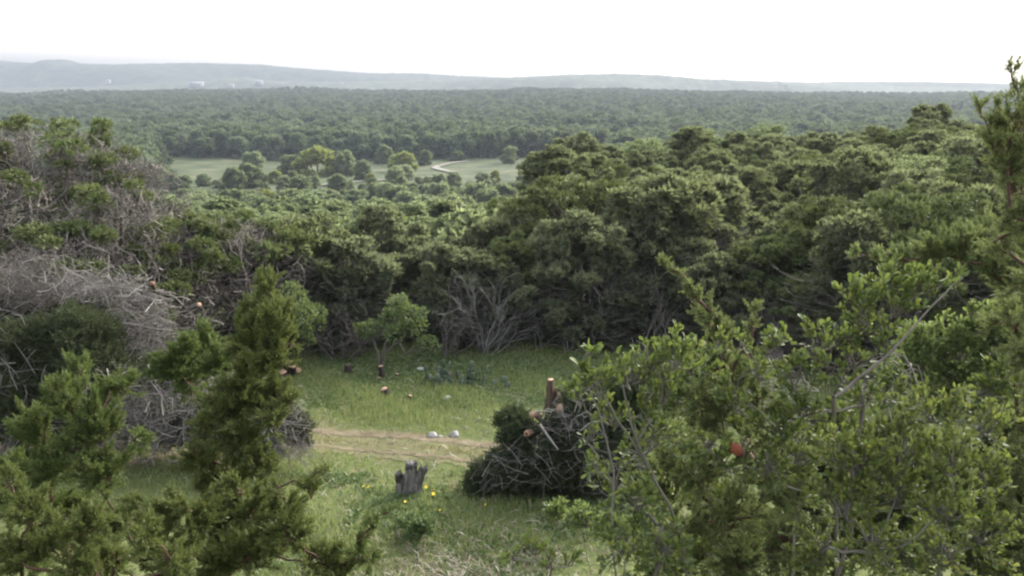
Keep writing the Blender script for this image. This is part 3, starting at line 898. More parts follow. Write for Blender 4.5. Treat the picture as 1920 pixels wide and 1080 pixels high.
# ============================================================ things in the clearing
def cut_cylinder(r, p0, p1, r0, r1, sides=14, rough=0.12, rings=6):
    """a rough log; returns bark mesh data, and the flat face at p1"""
    P = curve_pts(p0, p1, rings, 0.02, rng=r)[0]
    P[0], P[-1] = p0, p1
    T = norm(np.gradient(P, axis=0))
    ax = norm((np.array(p1, float) - p0)[None])[0]
    ref = np.array((0, 0, 1.0)) if abs(ax[2]) < 0.8 else np.array((1.0, 0, 0))
    X = np.cross(ref, ax); X /= np.linalg.norm(X); Y = np.cross(ax, X)
    a = np.arange(sides) * 2 * np.pi / sides
    prof = 1 + rough * (np.sin(2 * a + r.uniform(0, 6)) * 0.6 + np.sin(3 * a + r.uniform(0, 6)) * 0.6 + r.normal(0, 0.4, sides))
    V = []
    for i in range(rings):
        rr = (r0 + (r1 - r0) * (i / (rings - 1)) ** 0.7) * prof * (1 + r.normal(0, 0.07, sides))
        V.append(P[i] + rr[:, None] * (np.cos(a)[:, None] * X + np.sin(a)[:, None] * Y))
    top = V[-1]
    F = []
    for i in range(rings - 1):
        for j in range(sides):
            k = (j + 1) % sides
            F += [(i * sides + j, i * sides + k, (i + 1) * sides + k), (i * sides + j, (i + 1) * sides + k, (i + 1) * sides + j)]
    bark = (np.concatenate(V), np.array(F))
    c = top.mean(0)
    def disc(s, lift):
        ring = c + (top - c) * s + ax * lift
        low = c + (top - c) * s - ax * 0.01
        Vd = np.concatenate([[c + ax * lift], ring, low])
        Fd = [(0, 1 + j, 1 + (j + 1) % sides) for j in range(sides)]
        Fd += [(1 + j, 1 + sides + j, 1 + sides + (j + 1) % sides) for j in range(sides)]
        Fd += [(1 + j, 1 + sides + (j + 1) % sides, 1 + (j + 1) % sides) for j in range(sides)]
        return Vd, np.array(Fd)
    return bark, disc

def put_log(name, label, cat, p0, p1, r0, r1, seed, bark='red_bark', face='cut', heart=True, group=None, both=False):
    r = np.random.default_rng(seed)
    p0 = np.array(p0, float); p1 = np.array(p1, float)
    t = thing(name, label, cat, p0, 0, group)
    bk, disc = cut_cylinder(r, np.zeros(3), p1 - p0, r0, r1)
    link('bark', mesh_from('bark', *bk, M[bark], smooth=True), t)
    f = link('cut_face', mesh_from('cut_face', *disc(0.93, 0.006), M[face]), t)
    if heart:
        link('heartwood', mesh_from('heartwood', *disc(0.5, 0.012), M['heart']), f)
    return t

def stump(px, py, hpx, rpx, label, seed, lean=(0, 0), bark='stump_bark', face='cut', heart=False, extra=()):
    g = ground(px, py); d = (g - EYE) @ _f
    k = d / FPX; hpx *= 1.15
    base = g - np.array((0, 0, 0.08))
    top = g + np.array((lean[0] * hpx * k, lean[1] * hpx * k - 0.02, hpx * k))
    t = put_log('tree_stump', label, 'stump', base, top, rpx * k * 1.5, rpx * k, seed, bark, face, heart)
    r = np.random.default_rng(seed + 1)
    for (dx, dz, ex, ey, ez, rp) in extra:                    # further sawn stems from the same root
        q0 = np.array((dx * k, r.uniform(-0.1, 0.1), 0.0))
        q1 = q0 + np.array((ex * k, ey * k, ez * k * 1.2))
        bk, disc = cut_cylinder(r, q0, q1, rp * k * 1.1, rp * k)
        st = link('stem', mesh_from('stem', *bk, M[bark], smooth=True), t)
        link('cut_face', mesh_from('cut_face', *disc(0.92, 0.006), M[face]), st)
    return t

# sawn juniper stumps
stump(541, 703, 24, 8, 'red brown many stemmed sawn stump below the small dark trunk at the clearing edge', 501, lean=(0.1, -0.3), extra=((6, 0, 8, -18, 26, 7), (4, 0, 16, -12, 14, 7), (-2, 0, -4, -16, 16, 5)))
stump(514, 690, 12, 6, 'low round sawn stump with flat orange top, left of the red brown stump', 502)
stump(530, 713, 16, 8, 'dark stump piece with small pale cut, in front of the red brown stump', 503, lean=(0.1, -0.2), bark='stump_bark', extra=((4, 0, 6, -14, 5, 4),))
stump(653, 699, 14, 6, 'small dark stump by itself in the grass, left of the small light tree', 504, bark='stump_bark', face='bark')
stump(717, 708, 20, 5, 'slim reddish stump standing right in front of the small light tree', 505, lean=(-0.1, 0), extra=((-1, 0, -4, -12, 7, 4), (4, 0, 8, 0, 2, 4)))
stump(745, 706, 5, 3, 'tiny pale cut stump right of the slim reddish stump', 506)
stump(843, 706, 5, 4, 'tiny dark stub between the small light tree and the prickly pear', 507, bark='stump_bark', face='bark')
stump(727, 743, 14, 7, 'dark leaning stump with one pale cut end in the middle of the grass', 508, lean=(-0.4, -0.2), bark='stump_bark', extra=((2, 0, 6, -14, 4, 5), (14, 0, 10, -8, 3, 4)))
stump(764, 752, 10, 4, 'low brown stub with a pale cut in the grass right of the leaning stump', 509, lean=(0.5, 0))

# weathered forked stump in front of the track
def forked_stump():
    g = ground(769, 926); d = (g - EYE) @ _f; k = d / FPX
    t = thing('forked_stump', 'old grey forked stump with jagged dark tops in front of the dirt track', 'stump', g)
    r = np.random.default_rng(77)
    out = []
    S, R = 16, 11
    for (x0, x1, h, w0, w1, dep) in ((-13, -20, 46, 12, 7.5, 0.75), (0, 4, 68, 13, 9.5, 0.8), (9, 28, 58, 9, 7.5, 0.65), (-5, -7, 31, 12, 7, 0.7), (10, 13, 27, 10, 6, 0.7)):
        a = np.arange(S) * 2 * np.pi / S
        V = []
        ph = r.uniform(0, 6, 4)
        jag = 0.5 * np.sin(a * 2 + ph[0]) + 0.5 * np.sin(a * 3 + ph[1]) + r.normal(0, 0.3, S)
        for i in range(R):
            u = i / (R - 1)
            cx = x0 + (x1 - x0) * u ** 1.6
            wv = (w0 + (w1 - w0) * u) * (1 + 0.5 * (1 - u) ** 4 * 0.8)
            groove = 1 + 0.20 * np.sin(3 * a + ph[2] + 1.5 * u) + 0.12 * np.sin(7 * a + ph[3] - u) + r.normal(0, 0.07, S)
            z = h * u + (jag * 4.5 if i == R - 1 else jag * 2 * u ** 3)
            V.append(np.stack([cx + wv * groove * np.cos(a), wv * dep * groove * np.sin(a), z - 3 + 0 * a], 1) * k)
        hollow = np.stack([x1 + w1 * 0.45 * np.cos(a), w1 * dep * 0.45 * np.sin(a), np.full(S, h - 8.0)], 1) * k
        V.append(hollow)
        V = np.concatenate(V)
        F = []
        for i in range(R):
            for j in range(S):
                m = (j + 1) % S
                F += [(i * S + j, i * S + m, (i + 1) * S + m), (i * S + j, (i + 1) * S + m, (i + 1) * S + j)]
        F += [(R * S, R * S + j, R * S + j + 1) for j in range(1, S - 1)]
        prong = link('prong', mesh_from('prong', V, np.array(F), M['old_wood']), t)
    return t
forked_stump()

# rocks
def rock(px, py, wpx, hpx, label, seed, group=None):
    g = ground(px, py); k = ((g - EYE) @ _f) / FPX
    r = np.random.default_rng(seed)
    import bmesh
    bm = bmesh.new(); bmesh.ops.create_icosphere(bm, subdivisions=3, radius=1)
    V = np.array([v.co[:] for v in bm.verts]); F = np.array([[v.index for v in f.verts] for f in bm.faces]); bm.free()
    for _ in range(9):                                            # planar chips
        n = norm(r.normal(0, 1, (1, 3)))[0]; c = r.uniform(0.62, 0.9)
        dd = V @ n - c
        V = V - np.maximum(dd, 0)[:, None] * n * 0.9
    V = V * (1 + r.normal(0, 0.015, (len(V), 1)))
    V = V * np.array((wpx / 2 * k, wpx / 2 * k * 0.8, hpx * k * 0.75))
    o = link('rock', mesh_from('rock', V, F, M['stone']), None, tuple(g + np.array((0, 0, hpx * k * 0.3))))
    o.rotation_euler = (0, 0, 0)
    o['label'] = label; o['category'] = 'rock'
    if group: o['group'] = group
    return o
rock(811, 820, 21, 11, 'pale limestone rock beside the far wheel rut, left one of two', 601)
rock(853, 818, 20, 11, 'pale limestone rock beside the far wheel rut, right one of two', 602)
rock(825, 821, 11, 6, 'small flat stone tucked between the two white rocks', 603)
rock(788, 693, 20, 5, 'flat light stone at the wood edge behind the prickly pear', 604)
rock(838, 749, 18, 7, 'low grey stone half sunk in grass below the prickly pear', 605)
rock(688, 761, 12, 5, 'small pale stone in the grass right of the left brush', 606)

# prickly pear
def pad_mesh():
    n, m = 12, 5
    V = [(0, 0, 0)]
    rings = []
    for i in range(1, m):
        th = math.pi * i / m
        for j in range(n):
            a = 2 * math.pi * j / n
            V.append((math.sin(th) * math.cos(a) * 0.42, math.sin(th) * math.sin(a) * 0.09, 0.5 - 0.5 * math.cos(th)))
    V.append((0, 0, 1))
    F = [(0, 1 + (j + 1) % n, 1 + j) for j in range(n)]
    for i in range(m - 2):
        for j in range(n):
            p, q = 1 + i * n + j, 1 + i * n + (j + 1) % n
            F += [(p, q, q + n), (p, q + n, p + n)]
    l = len(V) - 1
    F += [(l, l - n + j, l - n + (j + 1) % n) for j in range(n)]
    return mesh_from('pad', np.array(V), np.array(F), M['cactus'], smooth=True)
PAD = pad_mesh()
def prickly_pear(px, py, n, spread, label, seed):
    g = ground(px, py)
    r = random.Random(seed)
    t = thing('prickly_pear', label, 'cactus', g)
    for i in range(n):
        x, y = r.gauss(0, spread), r.gauss(0, spread * 0.5)
        p = (x, y, gh(g[0] + x, g[1] + y) - g[2] - 0.02)
        tilt, rz = r.uniform(-0.5, 0.5), r.uniform(0, 3.14)
        for lev in range(r.choice((1, 2, 2, 3))):
            s = r.uniform(0.17, 0.26)
            o = link('pad', PAD, t)
            o.location = p; o.scale = (s, s, s)
            o.rotation_euler = (tilt * 0.4, tilt, rz)
            v = o.rotation_euler.to_matrix() @ Vector((r.uniform(-0.06, 0.06), 0, s * 0.93))
            p = (p[0] + v.x, p[1] + v.y, p[2] + v.z)
            tilt = max(-1.1, min(1.1, tilt + r.uniform(-0.6, 0.6))); rz += r.uniform(-0.6, 0.6)
    return t
prickly_pear(838, 722, 12, 0.42, 'dark left clump of prickly pear pads in the grass before the wood', 1)
prickly_pear(884, 722, 16, 0.45, 'blue grey prickly pear clump right beside the dark clump', 2)

# yellow flowers
def flower(px, py, s, label, seed, group=None):
    g = ground(px, py)
    r = random.Random(seed)
    t = thing('yellow_flower', label, 'flower', g, 0, group)
    h = 0.22
    link('stem', mesh_from('stem', *tubes(np.array([[(0, 0, 0), (0.01, 0, h / 2), (0, 0, h)]]), np.full((1, 3), 0.006), 4), M['weed']), t)
    V, F = [], []
    for j in range(9):
        a = j * 2 * math.pi / 9
        for (rr, w, z) in ((0.1, 0.0, 0), (0.6, 0.26, 0.22), (1.0, 0.0, 0.32)):
            if w == 0: V.append((rr * math.cos(a), rr * math.sin(a), z))
            else: V += [(rr * math.cos(a - w * 1.4), rr * math.sin(a - w * 1.4), z), (rr * math.cos(a + w * 1.4), rr * math.sin(a + w * 1.4), z)]
        b = j * 4
        F += [(b, b + 1, b + 2), (b + 1, b + 3, b + 2)]
    o = link('petals', mesh_from('petals', np.array(V) * s, np.array(F), M['petal']), t, (0, 0, h))
    o.rotation_euler = (0.7, r.uniform(-0.3, 0.3), r.uniform(0, 6))
for i, (px, py, s, lab) in enumerate(((683, 931, 0.050, 'yellow flower left of the forked stump, nearer the picture edge of a pair'), (692, 932, 0.050, 'yellow flower left of the forked stump, nearer the stump of a pair'), (800, 932, 0.055, 'yellow flower close to the right foot of the forked stump'), (812, 938, 0.052, 'orange yellow flower right of the forked stump, upper of two together'), (813, 945, 0.052, 'orange yellow flower right of the forked stump, lower of two together'), (911, 966, 0.042, 'single small yellow flower below the dark cut brush'), (826, 976, 0.034, 'tiny yellow flower below the bare dark patch'), (760, 960, 0.032, 'tiny pale yellow flower below the forked stump'))):
    flower(px, py, s * 0.8, lab, i)

# ------------------------------------------------------------ brush piles and dead trees
def cluster(r, n, cen, rad, L, r0, k=6, along=None, jit=0.16, sag=0.1, S=4):
    """loose branches in an ellipsoid heap"""
    c = norm(r.normal(0, 1, (n, 3))) * r.uniform(0.3, 1, (n, 1)) ** 0.5 * np.array(rad) + np.array(cen)
    d = norm(r.normal(0, 1, (n, 3)) * np.array((1, 0.8, 0.45)) + (0 if along is None else np.array(along)))
    ln = L * r.uniform(0.4, 1.2, (n, 1))
    P = curve_pts(c - d * ln / 2, c + d * ln / 2, k, jit, sag=sag, rng=r)
    R = np.linspace(1, 0.25, k)[None] * r0 * r.uniform(0.4, 1.3, (n, 1))
    # side twigs
    m = n * 2
    i = r.integers(0, n, m); j = r.integers(1, k - 1, m)
    a = P[i, j]; e = a + norm(r.normal(0, 1, (m, 3)) + d[i] * 0.8) * L * 0.35 * r.uniform(0.4, 1.2, (m, 1))
    Q = curve_pts(a, e, 4, 0.12, rng=r)
    QR = np.linspace(1, 0.3, 4)[None] * r0 * 0.45 * r.uniform(0.5, 1.2, (m, 1))
    return merge([tubes(P, R, S), tubes(Q, QR, 3)])

def leafy(r, n, cen, rad, size, tuft, per, mat_templates, flat=0.7):
    C = norm(r.normal(0, 1, (n, 3))) * r.uniform(0.35, 1, (n, 1)) ** 0.5 * np.array(rad) + np.array(cen)
    return fill_clumps(r, C, size * r.uniform(0.7, 1.3, n), per, mat_templates, tuft, flat=flat, up=0.2)

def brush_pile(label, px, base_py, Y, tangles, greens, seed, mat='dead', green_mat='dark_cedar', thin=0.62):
    """tangles and greens: (px, py, half width px, half height px, ...) at the pile's distance"""
    r = np.random.default_rng(seed)
    g = ground(px, base_py) if Y is None else on_ground(px, Y)
    Y = g[1]; k = ((g - EYE) @ _f) / FPX
    t = thing('brush_pile', label, 'brush pile', g)
    parts = []
    for (x, y, w, h, n, L, r0) in tangles:
        c = at(x, y, Y) - g; w *= k; h *= k; c[1] -= 0.35
        parts.append(cluster(r, n, c, (w, max(0.35, min(w, h) * 0.8), h), L * 0.85, r0 * thin, sag=0.10, jit=0.13))
    if parts:
        link('branches', mesh_from('branches', *merge(parts), M[mat]), t)['kind'] = 'stuff'
    parts = []
    for (x, y, w, h, n, sz) in greens:
        c = at(x, y, Y) - g; w *= k; h *= k
        parts.append(leafy(r, n, c, (w, max(0.3, min(w, h) * 0.9), h), sz, 0.20, 34, SPRAYS))
    if parts:
        link('cut_foliage', mesh_from('cut_foliage', *merge(parts), M[green_mat]), t)['kind'] = 'stuff'
    return t

# right of the track: fresh cut juniper heap with log ends
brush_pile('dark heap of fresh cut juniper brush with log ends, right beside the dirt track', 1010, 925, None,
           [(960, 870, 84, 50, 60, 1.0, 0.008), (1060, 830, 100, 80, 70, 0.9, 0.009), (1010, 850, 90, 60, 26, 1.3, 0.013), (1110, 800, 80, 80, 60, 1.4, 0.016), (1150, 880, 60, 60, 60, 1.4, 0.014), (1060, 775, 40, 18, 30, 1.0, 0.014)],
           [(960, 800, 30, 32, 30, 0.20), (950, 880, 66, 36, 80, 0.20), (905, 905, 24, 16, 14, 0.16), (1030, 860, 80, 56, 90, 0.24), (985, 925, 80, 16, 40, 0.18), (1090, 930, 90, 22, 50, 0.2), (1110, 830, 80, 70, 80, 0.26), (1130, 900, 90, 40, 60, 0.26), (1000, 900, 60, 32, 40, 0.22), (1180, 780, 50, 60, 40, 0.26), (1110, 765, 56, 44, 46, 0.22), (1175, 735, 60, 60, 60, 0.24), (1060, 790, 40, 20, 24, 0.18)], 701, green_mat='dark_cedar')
Yp = ground(1010, 925)[1]
def log_px(name, label, cat, a, b, ra, rb, seed, Y0=Yp, **kw):
    p0 = at(a[0], a[1], Y0 + a[2]); p1 = at(b[0], b[1], Y0 + b[2])
    k = ((p1 - EYE) @ _f) / FPX
    return put_log(name, label, cat, p0, p1, ra * k, rb * k, seed, **kw)
log_px('splintered_log', 'splintered brown log standing upright on the heap with a pale sawn top', 'log', (1036, 800, 0.6), (1032, 712, 0.5), 13, 5.5, 801, heart=False, bark='log_bark')
log_px('cut_log', 'cut log lying on the heap, round pale end facing out below the upright log', 'log', (1075, 760, 1.6), (1049, 766, -0.25), 8, 8, 802, heart=False)
log_px('cut_log', 'reddish cut log end low on the left of the heap, ringed in orange', 'log', (1020, 805, 0.8), (987, 813, -0.6), 6, 6, 803)
log_px('cut_log', 'short log with brown cut end at the top left of the heap', 'log', (1012, 786, 0.7), (998, 777, -0.3), 6, 6, 804, heart=False)
log_px('cut_log', 'grey weathered log end right of the round pale log end', 'log', (1095, 770, 1.0), (1065, 769, 0.0), 7, 7, 805, bark='bark', face='stone', heart=False)
log_px('pale_stick', 'thin bleached stick lying level across the heap top', 'stick', (1050, 780, -0.3), (1085, 780, -0.25), 2.2, 1.6, 806, bark='dead', face='dead', heart=False)
log_px('bleached_branch', 'bleached bare branch slanting down the front of the heap', 'branch', (1012, 796, -0.7), (1046, 843, -1.0), 2.8, 1.8, 807, bark='dead', face='dead', heart=False)
# strips splintered off the upright log
r8 = np.random.default_rng(88)
sp = bpy.data.objects['splintered_log']
A = np.repeat(np.array([[0.05, -0.05, 0.75]]), 9, 0) + r8.normal(0, 0.03, (9, 3)); B = np.array([[0.28, -0.1, 0.05]]) + r8.normal(0, 1, (9, 3)) * np.array((0.10, 0.08, 0.12))
link('splinters', mesh_from('splinters', *tubes(curve_pts(A, B, 5, 0.05, sag=0.1, rng=r8), np.linspace(0.022, 0.010, 5)[None].repeat(9, 0), 4), M['log_bark']), sp)

n = 60
a = r8.uniform(0, 6.28, n); u = r8.uniform(0.15, 0.9, n); rr = 0.155 - 0.085 * u
hh = 0.95
A = np.stack([np.cos(a) * rr, np.sin(a) * rr, u * hh], 1)
B = A + np.stack([np.cos(a) * r8.uniform(0.02, 0.14, n), np.sin(a) * r8.uniform(0.02, 0.14, n), -r8.uniform(0.15, 0.45, n)], 1)
st = link('bark_strips', mesh_from('bark_strips', *tubes(curve_pts(A, B, 4, 0.06, sag=0.1, rng=r8), np.array([[0.018, 0.016, 0.012, 0.006]]).repeat(n, 0), 3), M['log_bark']), sp)
st['kind'] = 'stuff'
# left: the grey and green heaps
brush_pile('big brown heap of dry dead branches at the left picture edge', 40, 850, 20.5,
           [(60, 520, 90, 50, 170, 1.5, 0.012), (30, 560, 80, 60, 120, 1.6, 0.013), (150, 545, 70, 30, 90, 1.5, 0.013), (-60, 600, 80, 100, 90, 1.8, 0.014), (30, 655, 90, 26, 40, 2.0, 0.020)],
           [(30, 600, 110, 50, 60, 0.26), (-40, 700, 120, 90, 60, 0.3)], 711, mat='twig')
brush_pile('silvery grey heap of curved bare branches above the dark cut brush at left', 260, 860, 20.0,
           [(200, 535, 80, 22, 90, 1.5, 0.017), (270, 590, 60, 50, 150, 1.5, 0.018), (300, 650, 50, 50, 110, 1.4, 0.017), (230, 640, 70, 40, 70, 1.6, 0.016)],
           [(180, 600, 70, 36, 50, 0.26), (250, 720, 90, 60, 70, 0.28)], 712)
brush_pile('dark green heap of cut juniper tops at the left, below the dry branches', 110, 880, 18.6,
           [(40, 690, 90, 60, 50, 1.8, 0.018), (30, 820, 70, 26, 60, 1.3, 0.016), (150, 790, 90, 60, 60, 1.4, 0.014)],
           [(60, 640, 80, 50, 60, 0.30), (150, 640, 70, 60, 80, 0.30), (60, 740, 90, 70, 90, 0.30), (190, 720, 80, 70, 90, 0.30), (110, 800, 110, 50, 70, 0.28)], 713)
brush_pile('grey tangle of thin dead branches low between the left cedars', 285, 862, 18.3,
           [(270, 800, 80, 56, 240, 1.2, 0.017), (250, 750, 80, 66, 160, 1.2, 0.016), (340, 770, 70, 76, 200, 1.2, 0.016), (410, 740, 66, 80, 180, 1.2, 0.016), (420, 820, 60, 36, 120, 1.1, 0.016)],
           [(330, 690, 60, 30, 40, 0.22), (300, 800, 70, 40, 40, 0.2), (400, 790, 70, 50, 60, 0.22), (470, 830, 40, 30, 30, 0.2)], 714)
brush_pile('grey brush with drooping branches at the left edge of the track', 520, 850, 17.9,
           [(530, 790, 45, 50, 120, 1.0, 0.014), (558, 832, 34, 16, 60, 0.9, 0.014), (490, 800, 50, 50, 90, 1.0, 0.014)],
           [(545, 795, 30, 26, 34, 0.18), (500, 760, 50, 50, 60, 0.22), (565, 832, 16, 12, 8, 0.14), (480, 820, 50, 40, 40, 0.24)], 715)
for i, (a, b, ra, lab, kw) in enumerate((
        ((290, 545, 0.5), (285, 531, -0.2), 4, 'tiny orange log end on top of the silvery branch heap', {}),
        ((340, 590, 0.6), (373, 571, -0.1), 4.5, 'dark log with small pale tip sticking up behind the silvery heap', dict(bark='bark', heart=False)),
        ((404, 664, 0.5), (391, 658, -0.3), 5, 'small round pale log end among the green cedars', dict(heart=False)),
        ((90, 850, 0.6), (63, 838, -0.3), 8, 'pale sawn log end above the bare soil at far left', dict(heart=False)),
        ((400, 850, 0.5), (382, 834, -0.3), 7, 'orange sawn log end low between the two near left cedars', dict(face='heart', heart=False)))):
    log_px('cut_log', lab, 'log', a, b, ra, ra, 820 + i, Y0=18.2 if i != 1 and i != 0 else 19.5, **kw)
log_px('pale_stick', 'thin pale stick poking out right of the silvery heap', 'stick', (398, 601, 0), (418, 608, -0.1), 2.0, 1.4, 830, Y0=18.8, bark='pale_bark', face='cut', heart=False)

def dead_tree(label, px, base_py, top_py, wpx, seed, Y=None, levels=4, n0=6, lean=0.0, mat='snag', r0=0.05, name='dead_tree', fan=1.0):
    r = np.random.default_rng(seed)
    g = ground(px, base_py) if Y is None else on_ground(px, Y)
    k = ((g - EYE) @ _f) / FPX
    H = at(px, top_py, g[1])[2] - g[2]; W = wpx * k
    t = thing(name, label, 'dead tree', g)
    segs = {}
    def add(P, R):
        segs.setdefault(len(P), []).append((P, R))
    def grow_branch(p, d, L, rad, lev):
        kk = 6 if lev < 2 else 4
        q = p + d * L
        P = curve_pts(p, q, kk, 0.10, sag=-0.02, rng=r)[0]
        add(P, np.linspace(rad, rad * 0.45, kk))
        if lev >= levels: return
        for _ in range(r.integers(3, 6)):
            i = r.integers(1, kk)
            nd = norm((d + r.normal(0, 0.55, 3) * fan + np.array((lean * 0.2, 0, 0.18)))[None])[0]
            grow_branch(P[i], nd, L * r.uniform(0.42, 0.72), rad * 0.55, lev + 1)
    for i in range(n0):
        a = r.uniform(0, 6.28); s = r.uniform(0.1, 0.75)
        d = norm(np.array([(math.cos(a) * s * W / H + lean, math.sin(a) * s * 0.5, 1.0)]))[0]
        grow_branch(np.array((r.normal(0, 0.08), r.normal(0, 0.08), -0.15)), d, H * r.uniform(0.42, 0.62), r0 * r.uniform(0.6, 1.1), 1)
    V = merge([tubes(np.array([a for a, _ in v]), np.array([b for _, b in v]), 4 if kk > 4 else 3) for kk, v in segs.items()])
    z = V[0][:, 2]; s = H / max(z.max(), 0.1); V[0][:] *= np.array((min(s, 1.3), min(s, 1.3), s))
    b = link('branches', mesh_from('branches', *V, M[mat]), t)
    return t
dead_tree('fan shaped grey dead bush, widest, at the wood edge right of the small light tree', 905, 664, 484, 400, 901, n0=12, levels=4, r0=0.036)
dead_tree('grey leafless thicket between the two small leafy trees at the wood edge', 640, 676, 535, 170, 902, n0=12, levels=4, r0=0.03, mat='twig')
dead_tree('low grey dead twigs left under the fan shaped bush', 835, 668, 560, 100, 903, n0=6, r0=0.03, mat='twig')
dead_tree('bleached dead snag with upright forks in front of the dark right wood', 1118, 640, 492, 60, 904, Y=26.6, n0=3, levels=3, r0=0.035, fan=0.7)
dead_tree('thin bleached snag high in the wood above the upright forked one', 1158, 560, 428, 50, 905, Y=28.5, n0=3, levels=3, r0=0.035, fan=0.7)
dead_tree('slim pale dead snag halfway up the right wood', 1348, 520, 378, 60, 906, Y=32.0, n0=3, levels=3, r0=0.04, fan=0.7)
dead_tree('short grey dead twig bush behind the pointed cedar tip', 1240, 620, 520, 60, 907, Y=26.2, n0=3, levels=3, r0=0.025, fan=0.8, mat='twig')
dead_tree('pale dead limbs among the upper crowns of the right wood', 1205, 430, 365, 50, 908, Y=38, n0=3, levels=3, r0=0.035, fan=0.7, mat='twig')
dead_tree('tangle of bleached twigs just behind the pointed cedar at the heap', 1235, 720, 618, 110, 909, Y=21.0, n0=6, levels=3, r0=0.030)
dead_tree('dead grey tree in the corner between left junipers and valley', 465, 640, 390, 110, 910, Y=24.8, n0=5, levels=4, r0=0.04, mat='twig')

dead_tree('pale forked snag in the dark wood right of the fan shaped bush', 1010, 640, 540, 60, 911, Y=26.8, n0=3, levels=3, r0=0.03, fan=0.7)
dead_tree('slim bleached snag left of the upright forked one', 1070, 650, 560, 50, 912, Y=26.5, n0=3, levels=3, r0=0.025, fan=0.7)
dead_tree('pale dead limbs right of the slim snag halfway up the right wood', 1445, 500, 400, 60, 913, Y=33, n0=3, levels=3, r0=0.035, fan=0.7, mat='twig')
dead_tree('grey dead limbs high in the right wood above the slanting branch', 1570, 460, 365, 60, 914, Y=37, n0=3, levels=3, r0=0.035, fan=0.7, mat='twig')
dead_tree('grey dead limbs low in the wood behind the broad leaved shrub tops', 1420, 620, 520, 70, 915, Y=25.4, n0=4, levels=3, r0=0.03, fan=0.8, mat='twig')
dead_tree('grey dead limbs above the fan shaped bush in the low wood', 880, 600, 470, 80, 916, Y=28.2, n0=4, levels=3, r0=0.03, fan=0.8, mat='twig')
# dark brown mound, a rock shape in the bark colour, between the right bushes
rk = rock(1452, 690, 70, 46, 'dark brown mound showing between the right bushes', 640)
rk.name = 'dark_mound'; rk['category'] = 'mound'; rk.data.materials[0] = M['bark']

# ------------------------------------------------------------ two small leafy trees at the wood edge
def leafy_tree(label, px, base_py, blobs, seed, mat, bark, stems, name='small_tree', size=0.09, dens=1.0, Y=None):
    r = np.random.default_rng(seed)
    g = ground(px, base_py) if Y is None else on_ground(px, Y)
    k = ((g - EYE) @ _f) / FPX
    t = thing(name, label, 'tree', g)
    C, Rb = [], []
    for (x, y, w) in blobs:
        c = at(x, y, g[1]) - g; c[1] += r.normal(0, w * k * 0.6); C.append(c); Rb.append(w * k)
    C = np.array(C); Rb = np.array(Rb)
    pts = []
    for s in stems:
        pts.append(np.array([at(x, y, g[1]) - g for x, y in s]))
    ST = []
    for p in pts:
        tt = np.linspace(0, 1, 9); u = np.linspace(0, 1, len(p))
        ST.append(np.stack([np.interp(tt, u, p[:, i]) for i in range(3)], 1) + r.normal(0, 0.012, (9, 3)))
    ST = np.array(ST); ST[:, 0, 2] -= 0.1
    wood = [tubes(ST, np.linspace(0.055, 0.024, 9)[None].repeat(len(ST), 0), 7)]
    A = []
    for c in C:
        d2 = ((ST - c) ** 2).sum(-1) + 3 * np.maximum(0, ST[:, :, 2] - c[2]) ** 2
        A.append(ST[np.unravel_index(np.argmin(d2), d2.shape)])
    wood.append(tubes(curve_pts(np.array(A), C, 6, 0.09, rng=r), np.linspace(0.022, 0.008, 6)[None].repeat(len(C), 0), 5))
    link('trunk', mesh_from('trunk', *merge(wood), M[bark], smooth=True), t)
    P, D = [], []
    for c, w in zip(C, Rb):
        n = int(dens * 300 * (w / 0.35) ** 2)
        d = norm(r.normal(0, 1, (n, 3)) + np.array((0, 0, 0.25)))
        P.append(c + d * w * r.uniform(0.3, 1, (n, 1)) ** 0.6 * np.array((1, 1, 0.8))); D.append(norm(d + r.normal(0, 0.6, (n, 3))))
    P = np.concatenate(P); D = np.concatenate(D)
    V = scatter_many([SMALL_LEAF], P, D, size * r.uniform(0.7, 1.3, len(P)))
    link('crown', mesh_from('crown', *V, M[mat]), t)
    return t
leafy_tree('small light green tree with forked pale trunk standing alone at the wood edge', 716, 690,
           [(745, 575, 22), (765, 590, 26), (785, 605, 18), (730, 600, 22), (740, 620, 20), (700, 612, 18), (685, 620, 18), (670, 612, 10), (770, 615, 18), (800, 645, 18), (815, 650, 12), (785, 650, 12), (790, 585, 12), (755, 560, 10)],
           1001, 'bush', 'pale_bark', [[(716, 690), (718, 665), (735, 650), (752, 638), (765, 622)], [(712, 690), (708, 665), (700, 640), (698, 620)], [(719, 670), (722, 645), (735, 620), (745, 590)], [(748, 640), (752, 652), (760, 662)]])
leafy_tree('light green leafy tree with dark trunk at the left edge of the clearing', 538, 700,
           [(560, 560, 20), (575, 580, 26), (590, 590, 20), (550, 590, 24), (570, 610, 22), (595, 610, 14), (545, 545, 18), (530, 565, 22), (555, 625, 16), (580, 635, 14), (525, 600, 20)],
           1002, 'bush', 'bark', [[(536, 700), (538, 670), (537, 640), (545, 610), (555, 580)], [(537, 650), (550, 630), (575, 605)]])
